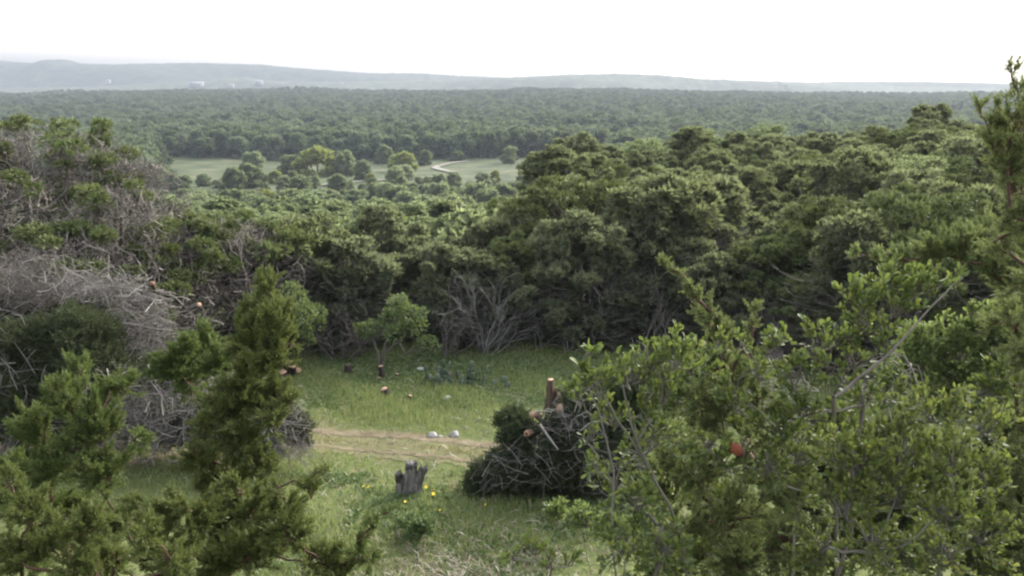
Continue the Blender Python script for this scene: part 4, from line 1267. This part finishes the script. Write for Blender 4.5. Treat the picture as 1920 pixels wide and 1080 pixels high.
# ============================================================ near shrubs and cedars
def skeleton(r, base, C, Rb, lean_jit=0.10, r_tip=0.006, k=7):
    """limbs from the base to every blob, each leaving the nearest lower blob on its way"""
    order = np.argsort(np.linalg.norm(C - base, axis=1))
    nodes = [base]; par = {}
    for i in order:
        c = C[i]; best, bi = 1e9, 0
        for j, n in enumerate(nodes):
            v = c - n
            cost = np.linalg.norm(v) + 0.35 * np.linalg.norm(n - base) + 2.0 * max(0, n[2] - c[2] + 0.1)
            if cost < best: best, bi = cost, j
        nodes.append(c); par[len(nodes) - 1] = bi
    nodes = np.array(nodes)
    load = np.ones(len(nodes))
    for i in sorted(par, key=lambda q: -np.linalg.norm(nodes[q] - base)):
        load[par[i]] += load[i]
    P, R = [], []
    for i, p in par.items():
        a, b = nodes[p], nodes[i]
        L = np.linalg.norm(b - a)
        c = curve_pts(a, b, k, lean_jit, sag=0.06, rng=r)[0]
        P.append(c)
        r1 = r_tip * math.sqrt(load[i]) ; r0 = max(r1 * 1.15, r_tip * math.sqrt(load[i] + 1))
        R.append(np.linspace(r0, r1, k))
    return np.array(P), np.array(R), [i - 1 for i in par]

def blob_points(r, blobs, base, Y, k):
    C, Rb = [], []
    for b in blobs:
        x, y, w = b[:3]
        dy = b[3] if len(b) > 3 else r.normal(0, w * k * 0.8)
        C.append(at(x, y, Y + dy) - base); Rb.append(w * k)
    return np.array(C), np.array(Rb)

def twigs_in(r, P, C, Rb, dens, up=0.2):
    """twigs from each limb out into its blob"""
    A, B = [], []
    for limb, c, w in zip(P, C, Rb):
        n = max(3, int(dens * (w / 0.15) ** 1.6))
        i = r.integers(len(limb) - 2, len(limb), n)
        d = norm(r.normal(0, 1, (n, 3)) + np.array((0, 0, up)))
        a = limb[i]
        v = a - c; vl = np.linalg.norm(v, axis=1, keepdims=True)
        a = c + v * np.minimum(1, w * 0.9 / np.maximum(vl, 1e-6))
        a = a + (c + d * w * 0.25 - a) * r.uniform(0, 0.8, (n, 1)); a[:, 2] -= w * 0.30
        A.append(a); B.append(c + d * w * (r.uniform(0.55, 1.0, (n, 1)) + 0.45 * r.uniform(0, 1, (n, 1)) ** 4) + np.array((0, 0, 0.10 * w)))
    return np.concatenate(A), np.concatenate(B)

def near_cedar(label, px, Y, blobs, seed, mat='cedar', bark='red_bark', spray=0.15, dens=1.0, tip=0.005, name='cedar_tree', slim=1.0):
    r = np.random.default_rng(seed)
    g = on_ground(px, Y); k = ((np.array((g[0], Y, 6.0)) - EYE) @ _f) / FPX
    t = thing(name, label, 'cedar', g)
    C, Rb = blob_points(r, blobs, g, Y, k)
    P, R, own = skeleton(r, np.array((0, 0, -0.15)), C, Rb, r_tip=tip)
    C, Rb = C[own], Rb[own]
    A, B = twigs_in(r, P, C, Rb, 15 * dens, up=0.35)
    tw = curve_pts(A, B, 5, 0.08, sag=0.05, rng=r)
    link('trunk', mesh_from('trunk', *merge([tubes(P, R, 6), tubes(tw, np.linspace(0.005, 0.002, 5)[None].repeat(len(tw), 0), 3)]), M[bark], smooth=True), t)
    # sprays along the outer part of every twig
    L = np.linalg.norm(B - A, axis=1)
    n = np.maximum(5, (L / spray * 8).astype(int))
    idx = np.repeat(np.arange(len(tw)), n)
    u = r.uniform(0.22, 1.0, len(idx)) * 4
    i0 = np.minimum(u.astype(int), 3); fr = (u - i0)[:, None]
    Q = tw[idx, i0] * (1 - fr) + tw[idx, i0 + 1] * fr
    tg = norm(tw[idx, i0 + 1] - tw[idx, i0])
    D = norm(tg * 1.0 + r.normal(0, 0.45, Q.shape) + np.array((0, 0, 0.30)))
    S = spray * r.uniform(0.6, 1.2, len(Q)) * (1.15 - 0.12 * u)
    V = scatter_many(SPRAYS, Q - D * S[:, None] * 0.15, D, np.stack([S * slim, S * slim, S], 1))
    link('crown', mesh_from('crown', *V, M[mat]), t)
    return t

LEAF_DATA = {}
def near_shrub(label, px, Y, blobs, seed, leaf=0.05, mat='broadleaf', bark='pale_bark', dens=1.0, singles=240, tip=0.0022, name='shrub', cat='shrub', limbs=(), base=None):
    r = np.random.default_rng(seed)
    g = on_ground(px, Y); k = ((np.array((g[0], Y, 6.0)) - EYE) @ _f) / FPX
    t = thing(name, label, cat, g)
    C, Rb = blob_points(r, blobs, g, Y, k)
    P, R, own = skeleton(r, np.array((0, 0, -0.15)), C, Rb, r_tip=tip, lean_jit=0.06)
    C, Rb = C[own], Rb[own]
    A, B = twigs_in(r, P, C, Rb, 24 * dens, up=0.45)
    tw = curve_pts(A, B, 5, 0.07, sag=-0.03, rng=r)
    wood = [tubes(P, R, 6), tubes(tw, np.linspace(0.0042, 0.0018, 5)[None].repeat(len(tw), 0), 4)]
    for lm in limbs:                                   # limbs the photograph shows plainly
        p = np.array([at(x, y, Y + dy) - g for x, y, dy in lm['pts']])
        tt = np.linspace(0, 1, 12); u = np.linspace(0, 1, len(p))
        p = np.stack([np.interp(tt, u, p[:, i]) for i in range(3)], 1) + r.normal(0, 0.003, (12, 3))
        wood.append(tubes(p[None], np.linspace(lm['r0'], lm['r1'], 12)[None], 8))
    link('stems', mesh_from('stems', *merge(wood), M[bark], smooth=True), t)
    L = np.linalg.norm(B - A, axis=1)
    n = np.maximum(5, (L / leaf * 6.5).astype(int))
    idx = np.repeat(np.arange(len(tw)), n)
    u = (1 - r.uniform(0, 0.72, len(idx)) ** 1.25) * 4
    i0 = np.minimum(u.astype(int), 3); fr = (u - i0)[:, None]
    Q = tw[idx, i0] * (1 - fr) + tw[idx, i0 + 1] * fr
    tg = norm(tw[idx, i0 + 1] - tw[idx, i0])
    D = norm(tg * 0.75 + norm(r.normal(0, 1, Q.shape)) * 0.8 + np.array((0, 0, 0.35)))
    S = 0.88 * leaf * r.uniform(0.5, 1.25, len(Q))
    roll = r.uniform(0, 2 * np.pi, len(Q))
    pick = r.integers(0, 4, len(Q))
    Rm = frames(D, roll)
    # the leaves that show largest are leaves of their own
    W = Q + g
    x, y, z = project(W)
    inside = (x > 0) & (x < 1920) & (y > 0) & (y < 1080)
    score = np.where(inside, S / z, 0) * r.uniform(0.8, 1.2, len(Q)) - (W[:, 1] - Y) * 0.01
    big = np.argsort(-score)[:singles] if singles else np.array([], int)
    big = big[inside[big]]
    rest = np.ones(len(Q), bool); rest[big] = False
    from mathutils import Matrix
    for i in big:
        key = (mat, int(pick[i]))
        if key not in LEAF_DATA: LEAF_DATA[key] = mesh_from('leaf', *LEAVES[pick[i]], M[mat])
        o = link('leaf', LEAF_DATA[key], t)
        m = Matrix([[*(Rm[i][a] * S[i]), Q[i][a]] for a in range(3)] + [[0, 0, 0, 1]])
        o.matrix_basis = m
    parts = [scatter(LEAVES[q], Q[rest & (pick == q)], Rm[rest & (pick == q)], S[rest & (pick == q)]) for q in range(4) if (rest & (pick == q)).any()]
    if parts:
        link('foliage', mesh_from('foliage', *merge(parts), M[mat]), t)['kind'] = 'stuff'
    return t

# --- left side
near_cedar('bright green cedar at the left picture edge, in front of the dark cut heap', 110, 7.6,
           [(150, 690, 30), (125, 745, 46), (180, 790, 50), (70, 800, 45), (205, 735, 34), (240, 720, 26), (100, 875, 60), (195, 890, 60), (30, 950, 60), (120, 975, 70), (225, 990, 60), (40, 1060, 70), (180, 1070, 70), (265, 830, 28), (20, 880, 40), (150, 840, 45)], 1101, spray=0.15)
near_cedar('tall narrow green cedar rising left of the clearing, with yellow green top', 470, 11.4,
           [(505, 528, 24), (492, 570, 38), (525, 600, 40), (478, 625, 36), (505, 668, 46), (462, 690, 34), (470, 730, 48), (520, 730, 34), (430, 770, 46), (500, 790, 40), (440, 840, 52), (490, 870, 40), (420, 915, 56), (470, 960, 56), (410, 1000, 60), (455, 600, 22), (545, 642, 24), (440, 662, 26), (415, 742, 34), (385, 805, 36), (548, 755, 22), (380, 870, 44)], 1102, spray=0.20, tip=0.006)
near_cedar('low bright green cedar between the silvery heap and the tall narrow cedar', 370, 12.4,
           [(385, 640, 34), (345, 660, 36), (310, 690, 34), (405, 680, 36), (360, 715, 44), (400, 770, 30)], 1103, spray=0.20, tip=0.006)
near_cedar('wide dark green cedar filling the bottom left corner with a branch reaching into the grass', 430, 6.6,
           [(300, 1040, 70), (400, 1060, 70), (500, 1040, 62), (545, 960, 44), (580, 905, 28), (612, 882, 15), (540, 1010, 52), (610, 1060, 50), (480, 960, 45), (380, 970, 50), (320, 960, 50), (430, 920, 34), (250, 960, 40), (520, 915, 22)], 1104, spray=0.14)
near_cedar('low green cedar in the very corner at bottom left, nearest of all the cedars', 60, 5.4,
           [(40, 950, 50), (100, 1010, 56), (180, 980, 50), (30, 1040, 60), (220, 1050, 60), (290, 1010, 44), (140, 1070, 60), (10, 900, 36), (330, 1060, 50)], 1106, spray=0.12)
near_cedar('small dark cedar sprig pointing right at the bottom edge, over the grass', 660, 6.4,
           [(640, 1060, 40), (672, 1020, 30), (700, 985, 20), (728, 960, 9), (690, 1050, 24)], 1105, spray=0.13)
# --- right side
near_cedar('tall pale green cedar cut off by the right picture edge, its tip against the sky', 1960, 5.6,
           [(1897, 128, 12), (1905, 165, 20), (1915, 205, 34), (1890, 232, 34), (1858, 212, 20), (1836, 200, 13), (1930, 260, 50), (1885, 285, 42), (1860, 262, 28), (1915, 350, 52), (1890, 330, 36), (1930, 430, 60), (1880, 470, 40), (1940, 560, 70), (1900, 620, 60), (1960, 720, 80), (1910, 800, 50), (1950, 900, 80), (1960, 1020, 80)], 1111, spray=0.13, slim=0.9, mat='pale_cedar', dens=0.95, tip=0.003)
near_cedar('flat spreading cedar boughs reaching in from the right edge above the leafy shrubs', 1985, 8.5,
           [(1840, 440, 40), (1790, 462, 40), (1740, 478, 34), (1690, 484, 24), (1645, 484, 15), (1605, 478, 8), (1860, 500, 44), (1900, 530, 50), (1800, 445, 30), (1900, 450, 44), (1940, 600, 60), (1990, 560, 60), (2040, 640, 80), (1990, 720, 80), (2030, 820, 90), (1980, 900, 80), (2060, 520, 70), (2020, 430, 60)], 1112, spray=0.18, mat='pale_cedar', dens=0.8)
near_cedar('slender cedar with a pointed tip leaning left, standing among the broad leaved shrubs', 1388, 4.7,
           [(1243, 494, 5), (1262, 505, 8), (1284, 520, 15), (1305, 548, 24), (1325, 580, 30), (1345, 620, 36), (1352, 665, 40), (1414, 575, 7), (1410, 610, 12), (1405, 650, 24), (1372, 720, 48), (1300, 760, 46), (1440, 770, 46), (1340, 800, 56), (1265, 850, 50), (1410, 850, 56), (1310, 905, 66), (1450, 920, 66), (1360, 980, 76), (1265, 1000, 60), (1480, 1030, 80), (1390, 1070, 80)], 1113, spray=0.095, tip=0.004, mat='pale_cedar', dens=1.25)
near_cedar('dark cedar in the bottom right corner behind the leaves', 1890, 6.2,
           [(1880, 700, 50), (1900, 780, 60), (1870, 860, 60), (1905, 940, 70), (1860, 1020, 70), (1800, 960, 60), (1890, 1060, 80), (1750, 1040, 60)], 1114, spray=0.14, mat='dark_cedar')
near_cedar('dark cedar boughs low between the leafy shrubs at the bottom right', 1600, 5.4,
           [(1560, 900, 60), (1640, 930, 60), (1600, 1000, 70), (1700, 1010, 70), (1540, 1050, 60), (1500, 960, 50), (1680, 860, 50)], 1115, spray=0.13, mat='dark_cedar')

near_shrub('leafy shrub with two bare grey stems in front of the dark cut heap', 1285, 4.0,
           [(1100, 668, 14), (1120, 705, 36), (1180, 690, 40), (1220, 672, 38), (1085, 740, 24), (1140, 770, 36), (1245, 720, 40), (1282, 665, 34), (1100, 830, 26), (1205, 765, 40), (1270, 640, 26), (1185, 860, 46), (1235, 830, 46), (1150, 930, 50), (1205, 960, 60), (1240, 1045, 70), (1165, 1040, 54), (1120, 885, 34), (1310, 700, 40)], 1201, leaf=0.046, dens=0.95,
           limbs=(dict(pts=[(1310, 1380, 0.05), (1290, 1075, 0.05), (1268, 970, 0), (1215, 880, -0.05), (1160, 790, -0.05), (1130, 740, 0)], r0=0.010, r1=0.004), dict(pts=[(1230, 905, -0.03), (1195, 830, -0.08), (1180, 770, -0.1), (1165, 720, -0.1)], r0=0.008, r1=0.004), dict(pts=[(1195, 830, -0.08), (1210, 800, -0.05), (1225, 780, 0)], r0=0.006, r1=0.003)))
near_shrub('leafy shrub with one strong branch slanting up to the right, tallest of the leafy shrubs', 1570, 4.7,
           [(1798, 522, 22), (1760, 540, 26), (1722, 528, 36), (1670, 518, 36), (1640, 550, 38), (1700, 570, 38), (1610, 580, 34), (1590, 545, 28), (1650, 610, 34), (1600, 630, 34), (1560, 645, 34), (1505, 640, 36), (1462, 640, 26), (1540, 700, 44), (1482, 710, 42), (1600, 690, 44), (1660, 660, 28), (1500, 780, 48), (1620, 760, 46), (1440, 660, 20)], 1202, leaf=0.054, bark='bark', dens=0.78,
           limbs=(dict(pts=[(1574, 1380, 0.1), (1568, 1000, 0.1), (1562, 860, -0.1), (1564, 745, -0.3)], r0=0.013, r1=0.011), dict(pts=[(1564, 745, -0.3), (1610, 710, -0.3), (1670, 660, -0.28), (1720, 605, -0.2), (1760, 560, -0.1), (1800, 520, 0)], r0=0.0095, r1=0.003), dict(pts=[(1564, 745, 0), (1580, 690, 0.05), (1590, 640, 0.1)], r0=0.007, r1=0.003)))
near_shrub('leafy shrub low behind the slender cedar, filling the gap under its boughs', 1380, 5.6,
           [(1250, 900, 60), (1330, 960, 70), (1420, 1000, 70), (1300, 1040, 70), (1480, 880, 60), (1400, 820, 50), (1330, 780, 46), (1480, 1050, 70), (1230, 1060, 60)], 1211, leaf=0.055, singles=100)
near_shrub('leafy shrub deep behind the glossy light leaved one at lower right', 1720, 5.8,
           [(1560, 800, 50), (1640, 820, 56), (1720, 880, 60), (1800, 900, 60), (1640, 980, 70), (1740, 980, 70), (1840, 960, 60), (1560, 1040, 70), (1700, 1060, 70), (1820, 1060, 70), (1880, 720, 50), (1680, 740, 46)], 1212, leaf=0.055, singles=100)
near_shrub('leafy shrub filling the middle of the right side below the slanting branch', 1480, 4.4,
           [(1420, 690, 34), (1380, 740, 40), (1450, 800, 46), (1520, 850, 50), (1440, 890, 50), (1370, 880, 44), (1320, 850, 40), (1500, 930, 56), (1340, 640, 24), (1390, 640, 24)], 1203, leaf=0.042, singles=160, dens=1.0)
near_shrub('leafy shrub with glossy light leaves in the lower right, in front of dark cedar', 1700, 3.7,
           [(1560, 850, 50), (1625, 850, 56), (1700, 830, 56), (1780, 850, 56), (1680, 920, 66), (1580, 950, 64), (1780, 950, 64), (1850, 890, 54), (1525, 1040, 64), (1640, 1040, 76), (1765, 1050, 76), (1860, 1010, 60), (1720, 765, 44), (1800, 775, 44), (1860, 810, 46)], 1204, leaf=0.040, dens=1.1)
near_shrub('small leafy sprig poking up at the bottom edge right of the grass', 1040, 3.6,
           [(960, 1045, 16), (985, 1025, 12), (1010, 1030, 16), (1035, 1065, 26), (1080, 1060, 26), (995, 1005, 8)], 1205, leaf=0.045, singles=120, mat='broadleaf', bark='bark')
near_shrub('pale green bushy shrub right of the slanting branch, under the cedar boughs', 1780, 8.8,
           [(1720, 650, 44), (1780, 640, 46), (1845, 615, 40), (1828, 580, 16), (1762, 710, 56), (1840, 690, 50), (1700, 710, 44), (1880, 660, 40), (1850, 750, 50), (1780, 780, 50)], 1206, leaf=0.075, mat='bush', singles=160, tip=0.006)
near_shrub('bright green low leafy bush behind the slender cedar', 1300, 9.5,
           [(1240, 660, 26), (1290, 690, 40), (1350, 700, 46), (1420, 710, 40), (1380, 760, 60), (1270, 760, 50)], 1207, leaf=0.07, mat='broadleaf', singles=60, tip=0.006)
# the upright sprout left of it
near_shrub('lone sprout with two pale leaves standing up before the dark wood', 1112, 4.0, [(1108, 660, 5), (1088, 690, 6)], 1208, leaf=0.07, singles=12, tip=0.003, dens=0.4)
near_shrub('small broad leaved seedling in the weeds at the foot of the dark heap', 1120, 10.5,
           [(1040, 960, 26), (1090, 975, 30), (1140, 990, 34), (1180, 1000, 30)], 1209, leaf=0.08, mat='bush', singles=60, bark='bark')
# grey dead twigs caught among the shrubs
brush_pile('grey dead twigs caught between the leafy shrubs under the slanting branch', 1520, 1000, 6.2,
           [(1490, 810, 50, 40, 70, 0.5, 0.006), (1440, 720, 50, 30, 50, 0.5, 0.006), (1620, 700, 60, 40, 50, 0.5, 0.006)], [], 1301)
brush_pile('dry grey twigs behind the pale green bush near the right edge', 1830, 900, 9.6,
           [(1850, 740, 60, 40, 70, 0.8, 0.007), (1870, 660, 50, 30, 40, 0.8, 0.007)], [], 1302)
log_px('cut_log', 'bright red orange cut log end glowing among the leaves at lower right', 'log', (1402, 830, 1.2), (1380, 842, 0.0), 12, 12, 840, Y0=4.15, face='heart', heart=False)

# ============================================================ grass, weeds and litter
def in_rut(x, y):
    d = np.full(len(x), 9.0)
    for L, w in ((RF, 0.25), (RN, 0.12)):
        for i in range(0, len(L), 1):
            pass
        q = L[::2]
        dd = np.sqrt(((x[:, None] - q[None, :, 0]) ** 2 + (y[:, None] - q[None, :, 1]) ** 2).min(1))
        d = np.minimum(d, dd - w)
    return d

def blades(r, x, y, h, w, lean=0.45):
    n = len(x)
    z = height(x, y)
    a = r.uniform(0, 2 * np.pi, n)
    ld = r.uniform(0, 2 * np.pi, n); lm = h * lean * r.uniform(0.2, 1.2, n)
    bx, by = np.cos(a) * w / 2, np.sin(a) * w / 2
    tip = np.stack([x + np.cos(ld) * lm, y + np.sin(ld) * lm, z + h], 1)
    mid = np.stack([x + np.cos(ld) * lm * 0.3, y + np.sin(ld) * lm * 0.3, z + h * 0.55], 1)
    p0 = np.stack([x - bx, y - by, z - 0.01], 1); p1 = np.stack([x + bx, y + by, z - 0.01], 1)
    m0 = mid + np.stack([-bx, -by, 0 * bx], 1) * 0.8; m1 = mid + np.stack([bx, by, 0 * bx], 1) * 0.8
    V = np.stack([p0, p1, m1, m0, tip], 1).reshape(-1, 3)
    F = (np.array([(0, 1, 2), (0, 2, 3), (3, 2, 4)])[None] + (np.arange(n) * 5)[:, None, None]).reshape(-1, 3)
    return V, F

def meadow():
    r = np.random.default_rng(1400)
    n = 380000
    # denser near the camera
    y = np.sqrt(r.uniform(9.5 ** 2, 29.5 ** 2, n)); x = y * r.uniform(-0.62, 0.62, n)
    # keep what can be seen past the heaps and shrubs, and a margin
    px, py, _ = project(np.stack([x, y, height(x, y)], 1))
    keep = (px > 420) & (px < 1330) | (r.uniform(0, 1, n) < 0.25)
    x, y = x[keep], y[keep]
    d = in_rut(x, y)
    # tall patches and worn patches
    patch = np.sin(x * 0.9 + 1.0) * np.sin(y * 0.8 + 0.4) + 0.5 * np.sin(x * 2.3 + y * 1.9)
    bare = np.exp(-(((x + 1.0) / 1.4) ** 2 + ((y - 13.2) / 0.9) ** 2))
    keep = (d > np.where(r.uniform(0, 1, len(x)) < 0.22, -0.2, -0.04)) & (r.uniform(0, 1, len(x)) < np.clip(0.75 + 0.3 * patch, 0.3, 1) * np.clip(d / 0.3, 0.3, 1)) & (r.uniform(0, 1, len(x)) > bare * 0.75)
    x, y, d, patch = x[keep], y[keep], d[keep], patch[keep]
    h = (0.088 + 0.045 * np.clip(patch, -1, 1)) * r.uniform(0.5, 1.6, len(x)) * np.clip(0.45 + d * 0.5, 0.45, 1.0)
    h *= 1 + 0.25 * sst(19.8, 21.5, y) * (1 - sst(22.6, 24, y))
    h *= 1 - 0.25 * sst(23.0, 25.0, y)
    w = 0.010 + 0.0045 * (y / 14)
    # the crown of the track is dry
    yc = np.interp(x, np.sort(RF[:, 0]), RF[np.argsort(RF[:, 0]), 1]); yn = np.interp(x, np.sort(RN[:, 0]), RN[np.argsort(RN[:, 0]), 1])
    mid = (y < yc + 0.35) & (y > yn - 0.15)
    dry = mid & (r.uniform(0, 1, len(x)) < 0.8) | (r.uniform(0, 1, len(x)) < 0.05)
    for name, m, mt in (('grass', ~dry, 'grass'), ('dry_grass', dry, 'dry_grass')):
        o = link(name, mesh_from(name, *blades(r, x[m], y[m], h[m], w[m]), M[mt]))
        o['kind'] = 'stuff'
    # weeds: low rosettes of broader leaves
    n = 5200
    y = np.sqrt(r.uniform(10.0 ** 2, 17.5 ** 2, n)); x = y * r.uniform(-0.35, 0.30, n)
    k = (np.sin(x * 1.7 + 2) * np.sin(y * 1.5) + r.normal(0, 0.3, n)) > 0.05
    n2 = 4200
    y2 = r.uniform(21.5, 26, n2); x2 = y2 * r.uniform(-0.28, 0.1, n2)
    x = np.concatenate([x[k], x2]); y = np.concatenate([y[k], y2])
    ok = in_rut(x, y) > 0.15
    x, y = x[ok], y[ok]
    m = 7
    idx = np.repeat(np.arange(len(x)), m)
    a = r.uniform(0, 6.28, len(idx))
    D = norm(np.stack([np.cos(a), np.sin(a), r.uniform(0.25, 1.3, len(idx))], 1))
    P = np.stack([x[idx], y[idx], height(x[idx], y[idx])], 1) + np.stack([np.cos(a), np.sin(a), 0 * a + 0.3], 1) * r.uniform(0, 0.07, (len(idx), 1))
    S = r.uniform(0.05, 0.13, len(idx)) * np.where(P[:, 1] > 20, 0.85, 1)
    o = link('weeds', mesh_from('weeds', *scatter_many([SMALL_LEAF], P, D, np.stack([S * 0.8, S * 0.8, S], 1)), M['weed']))
    o['kind'] = 'stuff'
    # dead stems and chips lying about
    n = 5000
    x = np.concatenate([r.normal(-1.2, 1.3, n // 2), r.uniform(-7, 5, n // 2)]); y = np.concatenate([r.normal(13.0, 1.0, n // 2), r.uniform(11, 26, n // 2)])
    a = r.uniform(0, 3.14, n); L = r.uniform(0.05, 0.28, n)
    A = np.stack([x, y, height(x, y) + 0.02], 1)
    xb, yb = x + np.cos(a) * L, y + np.sin(a) * L
    B = np.stack([xb, yb, height(xb, yb) + r.uniform(0.015, 0.09, n)], 1)
    o = link('plant_litter', mesh_from('plant_litter', *tubes(curve_pts(A, B, 3, 0.1, sag=0.1, rng=r), np.full((n, 3), 0.006) * r.uniform(0.5, 1.5, (n, 1)), 3), M['litter']))
    o['kind'] = 'stuff'
meadow()

# low weeds one can tell apart
near_shrub('dark low weed mat in the grass right below the forked stump', 790, 14.6,
           [(770, 985, 20), (800, 990, 22), (780, 1000, 24), (750, 985, 14)], 1210, leaf=0.09, mat='weed', singles=0, bark='bark', name='weed_clump', cat='weed')

# ============================================================ far away: houses and power poles
def on_hill(px, py):
    """where the picture ray meets the front slope of the middle hill"""
    zc = at(px, np.interp(px, [c[0] for c in MID_CREST], [c[1] for c in MID_CREST]), 3600)[2]
    for Y in np.arange(3042, 3600, 2.0):
        q = at(px, py, Y)
        if q[2] < -45 + (zc + 45) * (0.5 + 0.5 * math.cos(math.pi * (Y - 3600) / 560)) ** 0.85: return q
    return at(px, py, 3590)

def far_house(px, py, Y, wpx, hpx, label):
    c = on_hill(px, py); Y = c[1]; k = Y / FPX
    w, h = wpx * k, hpx * k
    t = thing('white_house', label, 'house', c)
    def box(name, x0, x1, y0, y1, z0, z1, mat, parent):
        V = np.array([(x, y, z) for z in (z0, z1) for y in (y0, y1) for x in (x0, x1)], float)
        F = np.array([(0, 2, 3, 1), (4, 5, 7, 6), (0, 1, 5, 4), (2, 6, 7, 3), (0, 4, 6, 2), (1, 3, 7, 5)])
        return link(name, mesh_from(name, V, F, M[mat]), parent)
    d = w * 0.5
    wl = box('wall', -w / 2, w / 2, 0, d, -3, h * 0.62, 'white_wall', t)
    for i in range(3):
        box('window', -w * 0.36 + i * w * 0.28, -w * 0.24 + i * w * 0.28, -0.15, -0.02, h * 0.2, h * 0.45, 'window', wl)
    e = 0.06 * w
    V = np.array([(-w / 2 - e, -e, h * 0.62), (w / 2 + e, -e, h * 0.62), (w / 2 + e, d + e, h * 0.62), (-w / 2 - e, d + e, h * 0.62), (-w / 2 - e, d / 2, h), (w / 2 + e, d / 2, h)])
    V[:, 2] += 0.05
    link('roof', mesh_from('roof', V, np.array([(0, 1, 5), (0, 5, 4), (2, 3, 4), (2, 4, 5), (1, 2, 5), (3, 0, 4), (0, 3, 2), (0, 2, 1)]), M['metal_roof']), t)
    return t
far_house(367, 161, 3060, 22, 7, 'long white house on the far hill slope, largest of the far buildings')
far_house(433, 163, 3060, 10, 5, 'small white house on the far slope right of the long white one')
far_house(485, 157, 3080, 12, 6, 'small white house on the far slope below the wooded knoll')
far_house(202, 155, 3080, 8, 5, 'tiny white house on the far slope farthest left')
far_house(1082, 176, 3000, 12, 5, 'tiny white building at the foot of the middle hill, left of two')
far_house(1190, 176, 3000, 14, 4, 'low white building at the foot of the middle hill, right of two')
far_house(640, 158, 3080, 6, 3, 'tiny white building between the wooded knoll and the middle hill')

def power_pole(px, top_py, Y, label):
    b = at(px, 182, Y); b[2] = gh(b[0], Y)
    H = at(px, top_py, Y)[2] - b[2]
    t = thing('power_pole', label, 'power pole', b)
    for s in (-1, 1):
        link('pole', mesh_from('pole', *tubes(np.array([[(s * 2.2, 0, -1), (s * 2.2, 0, H)]]), np.array([[0.7, 0.5]]), 6), M['pole']), t)
    link('crossarm', mesh_from('crossarm', *tubes(np.array([[(-4.5, 0.8, H * 0.93), (4.5, 0.8, H * 0.93)]]), np.array([[0.45, 0.45]]), 4), M['pole']), t)
power_pole(1461, 154, 2380, 'twin legged power pole on the skyline before the middle hill, left of a close pair')
power_pole(1472, 157, 2420, 'twin legged power pole on the skyline before the middle hill, right of a close pair')
power_pole(1051, 158, 2400, 'faint power pole below the crest of the middle hill, left of a close pair')
power_pole(1061, 160, 2440, 'faint power pole below the crest of the middle hill, right of a close pair')
n_tri = sum(len(m.polygons) for m in bpy.data.meshes)
print('faces', n_tri, 'objects', len(SC.objects))
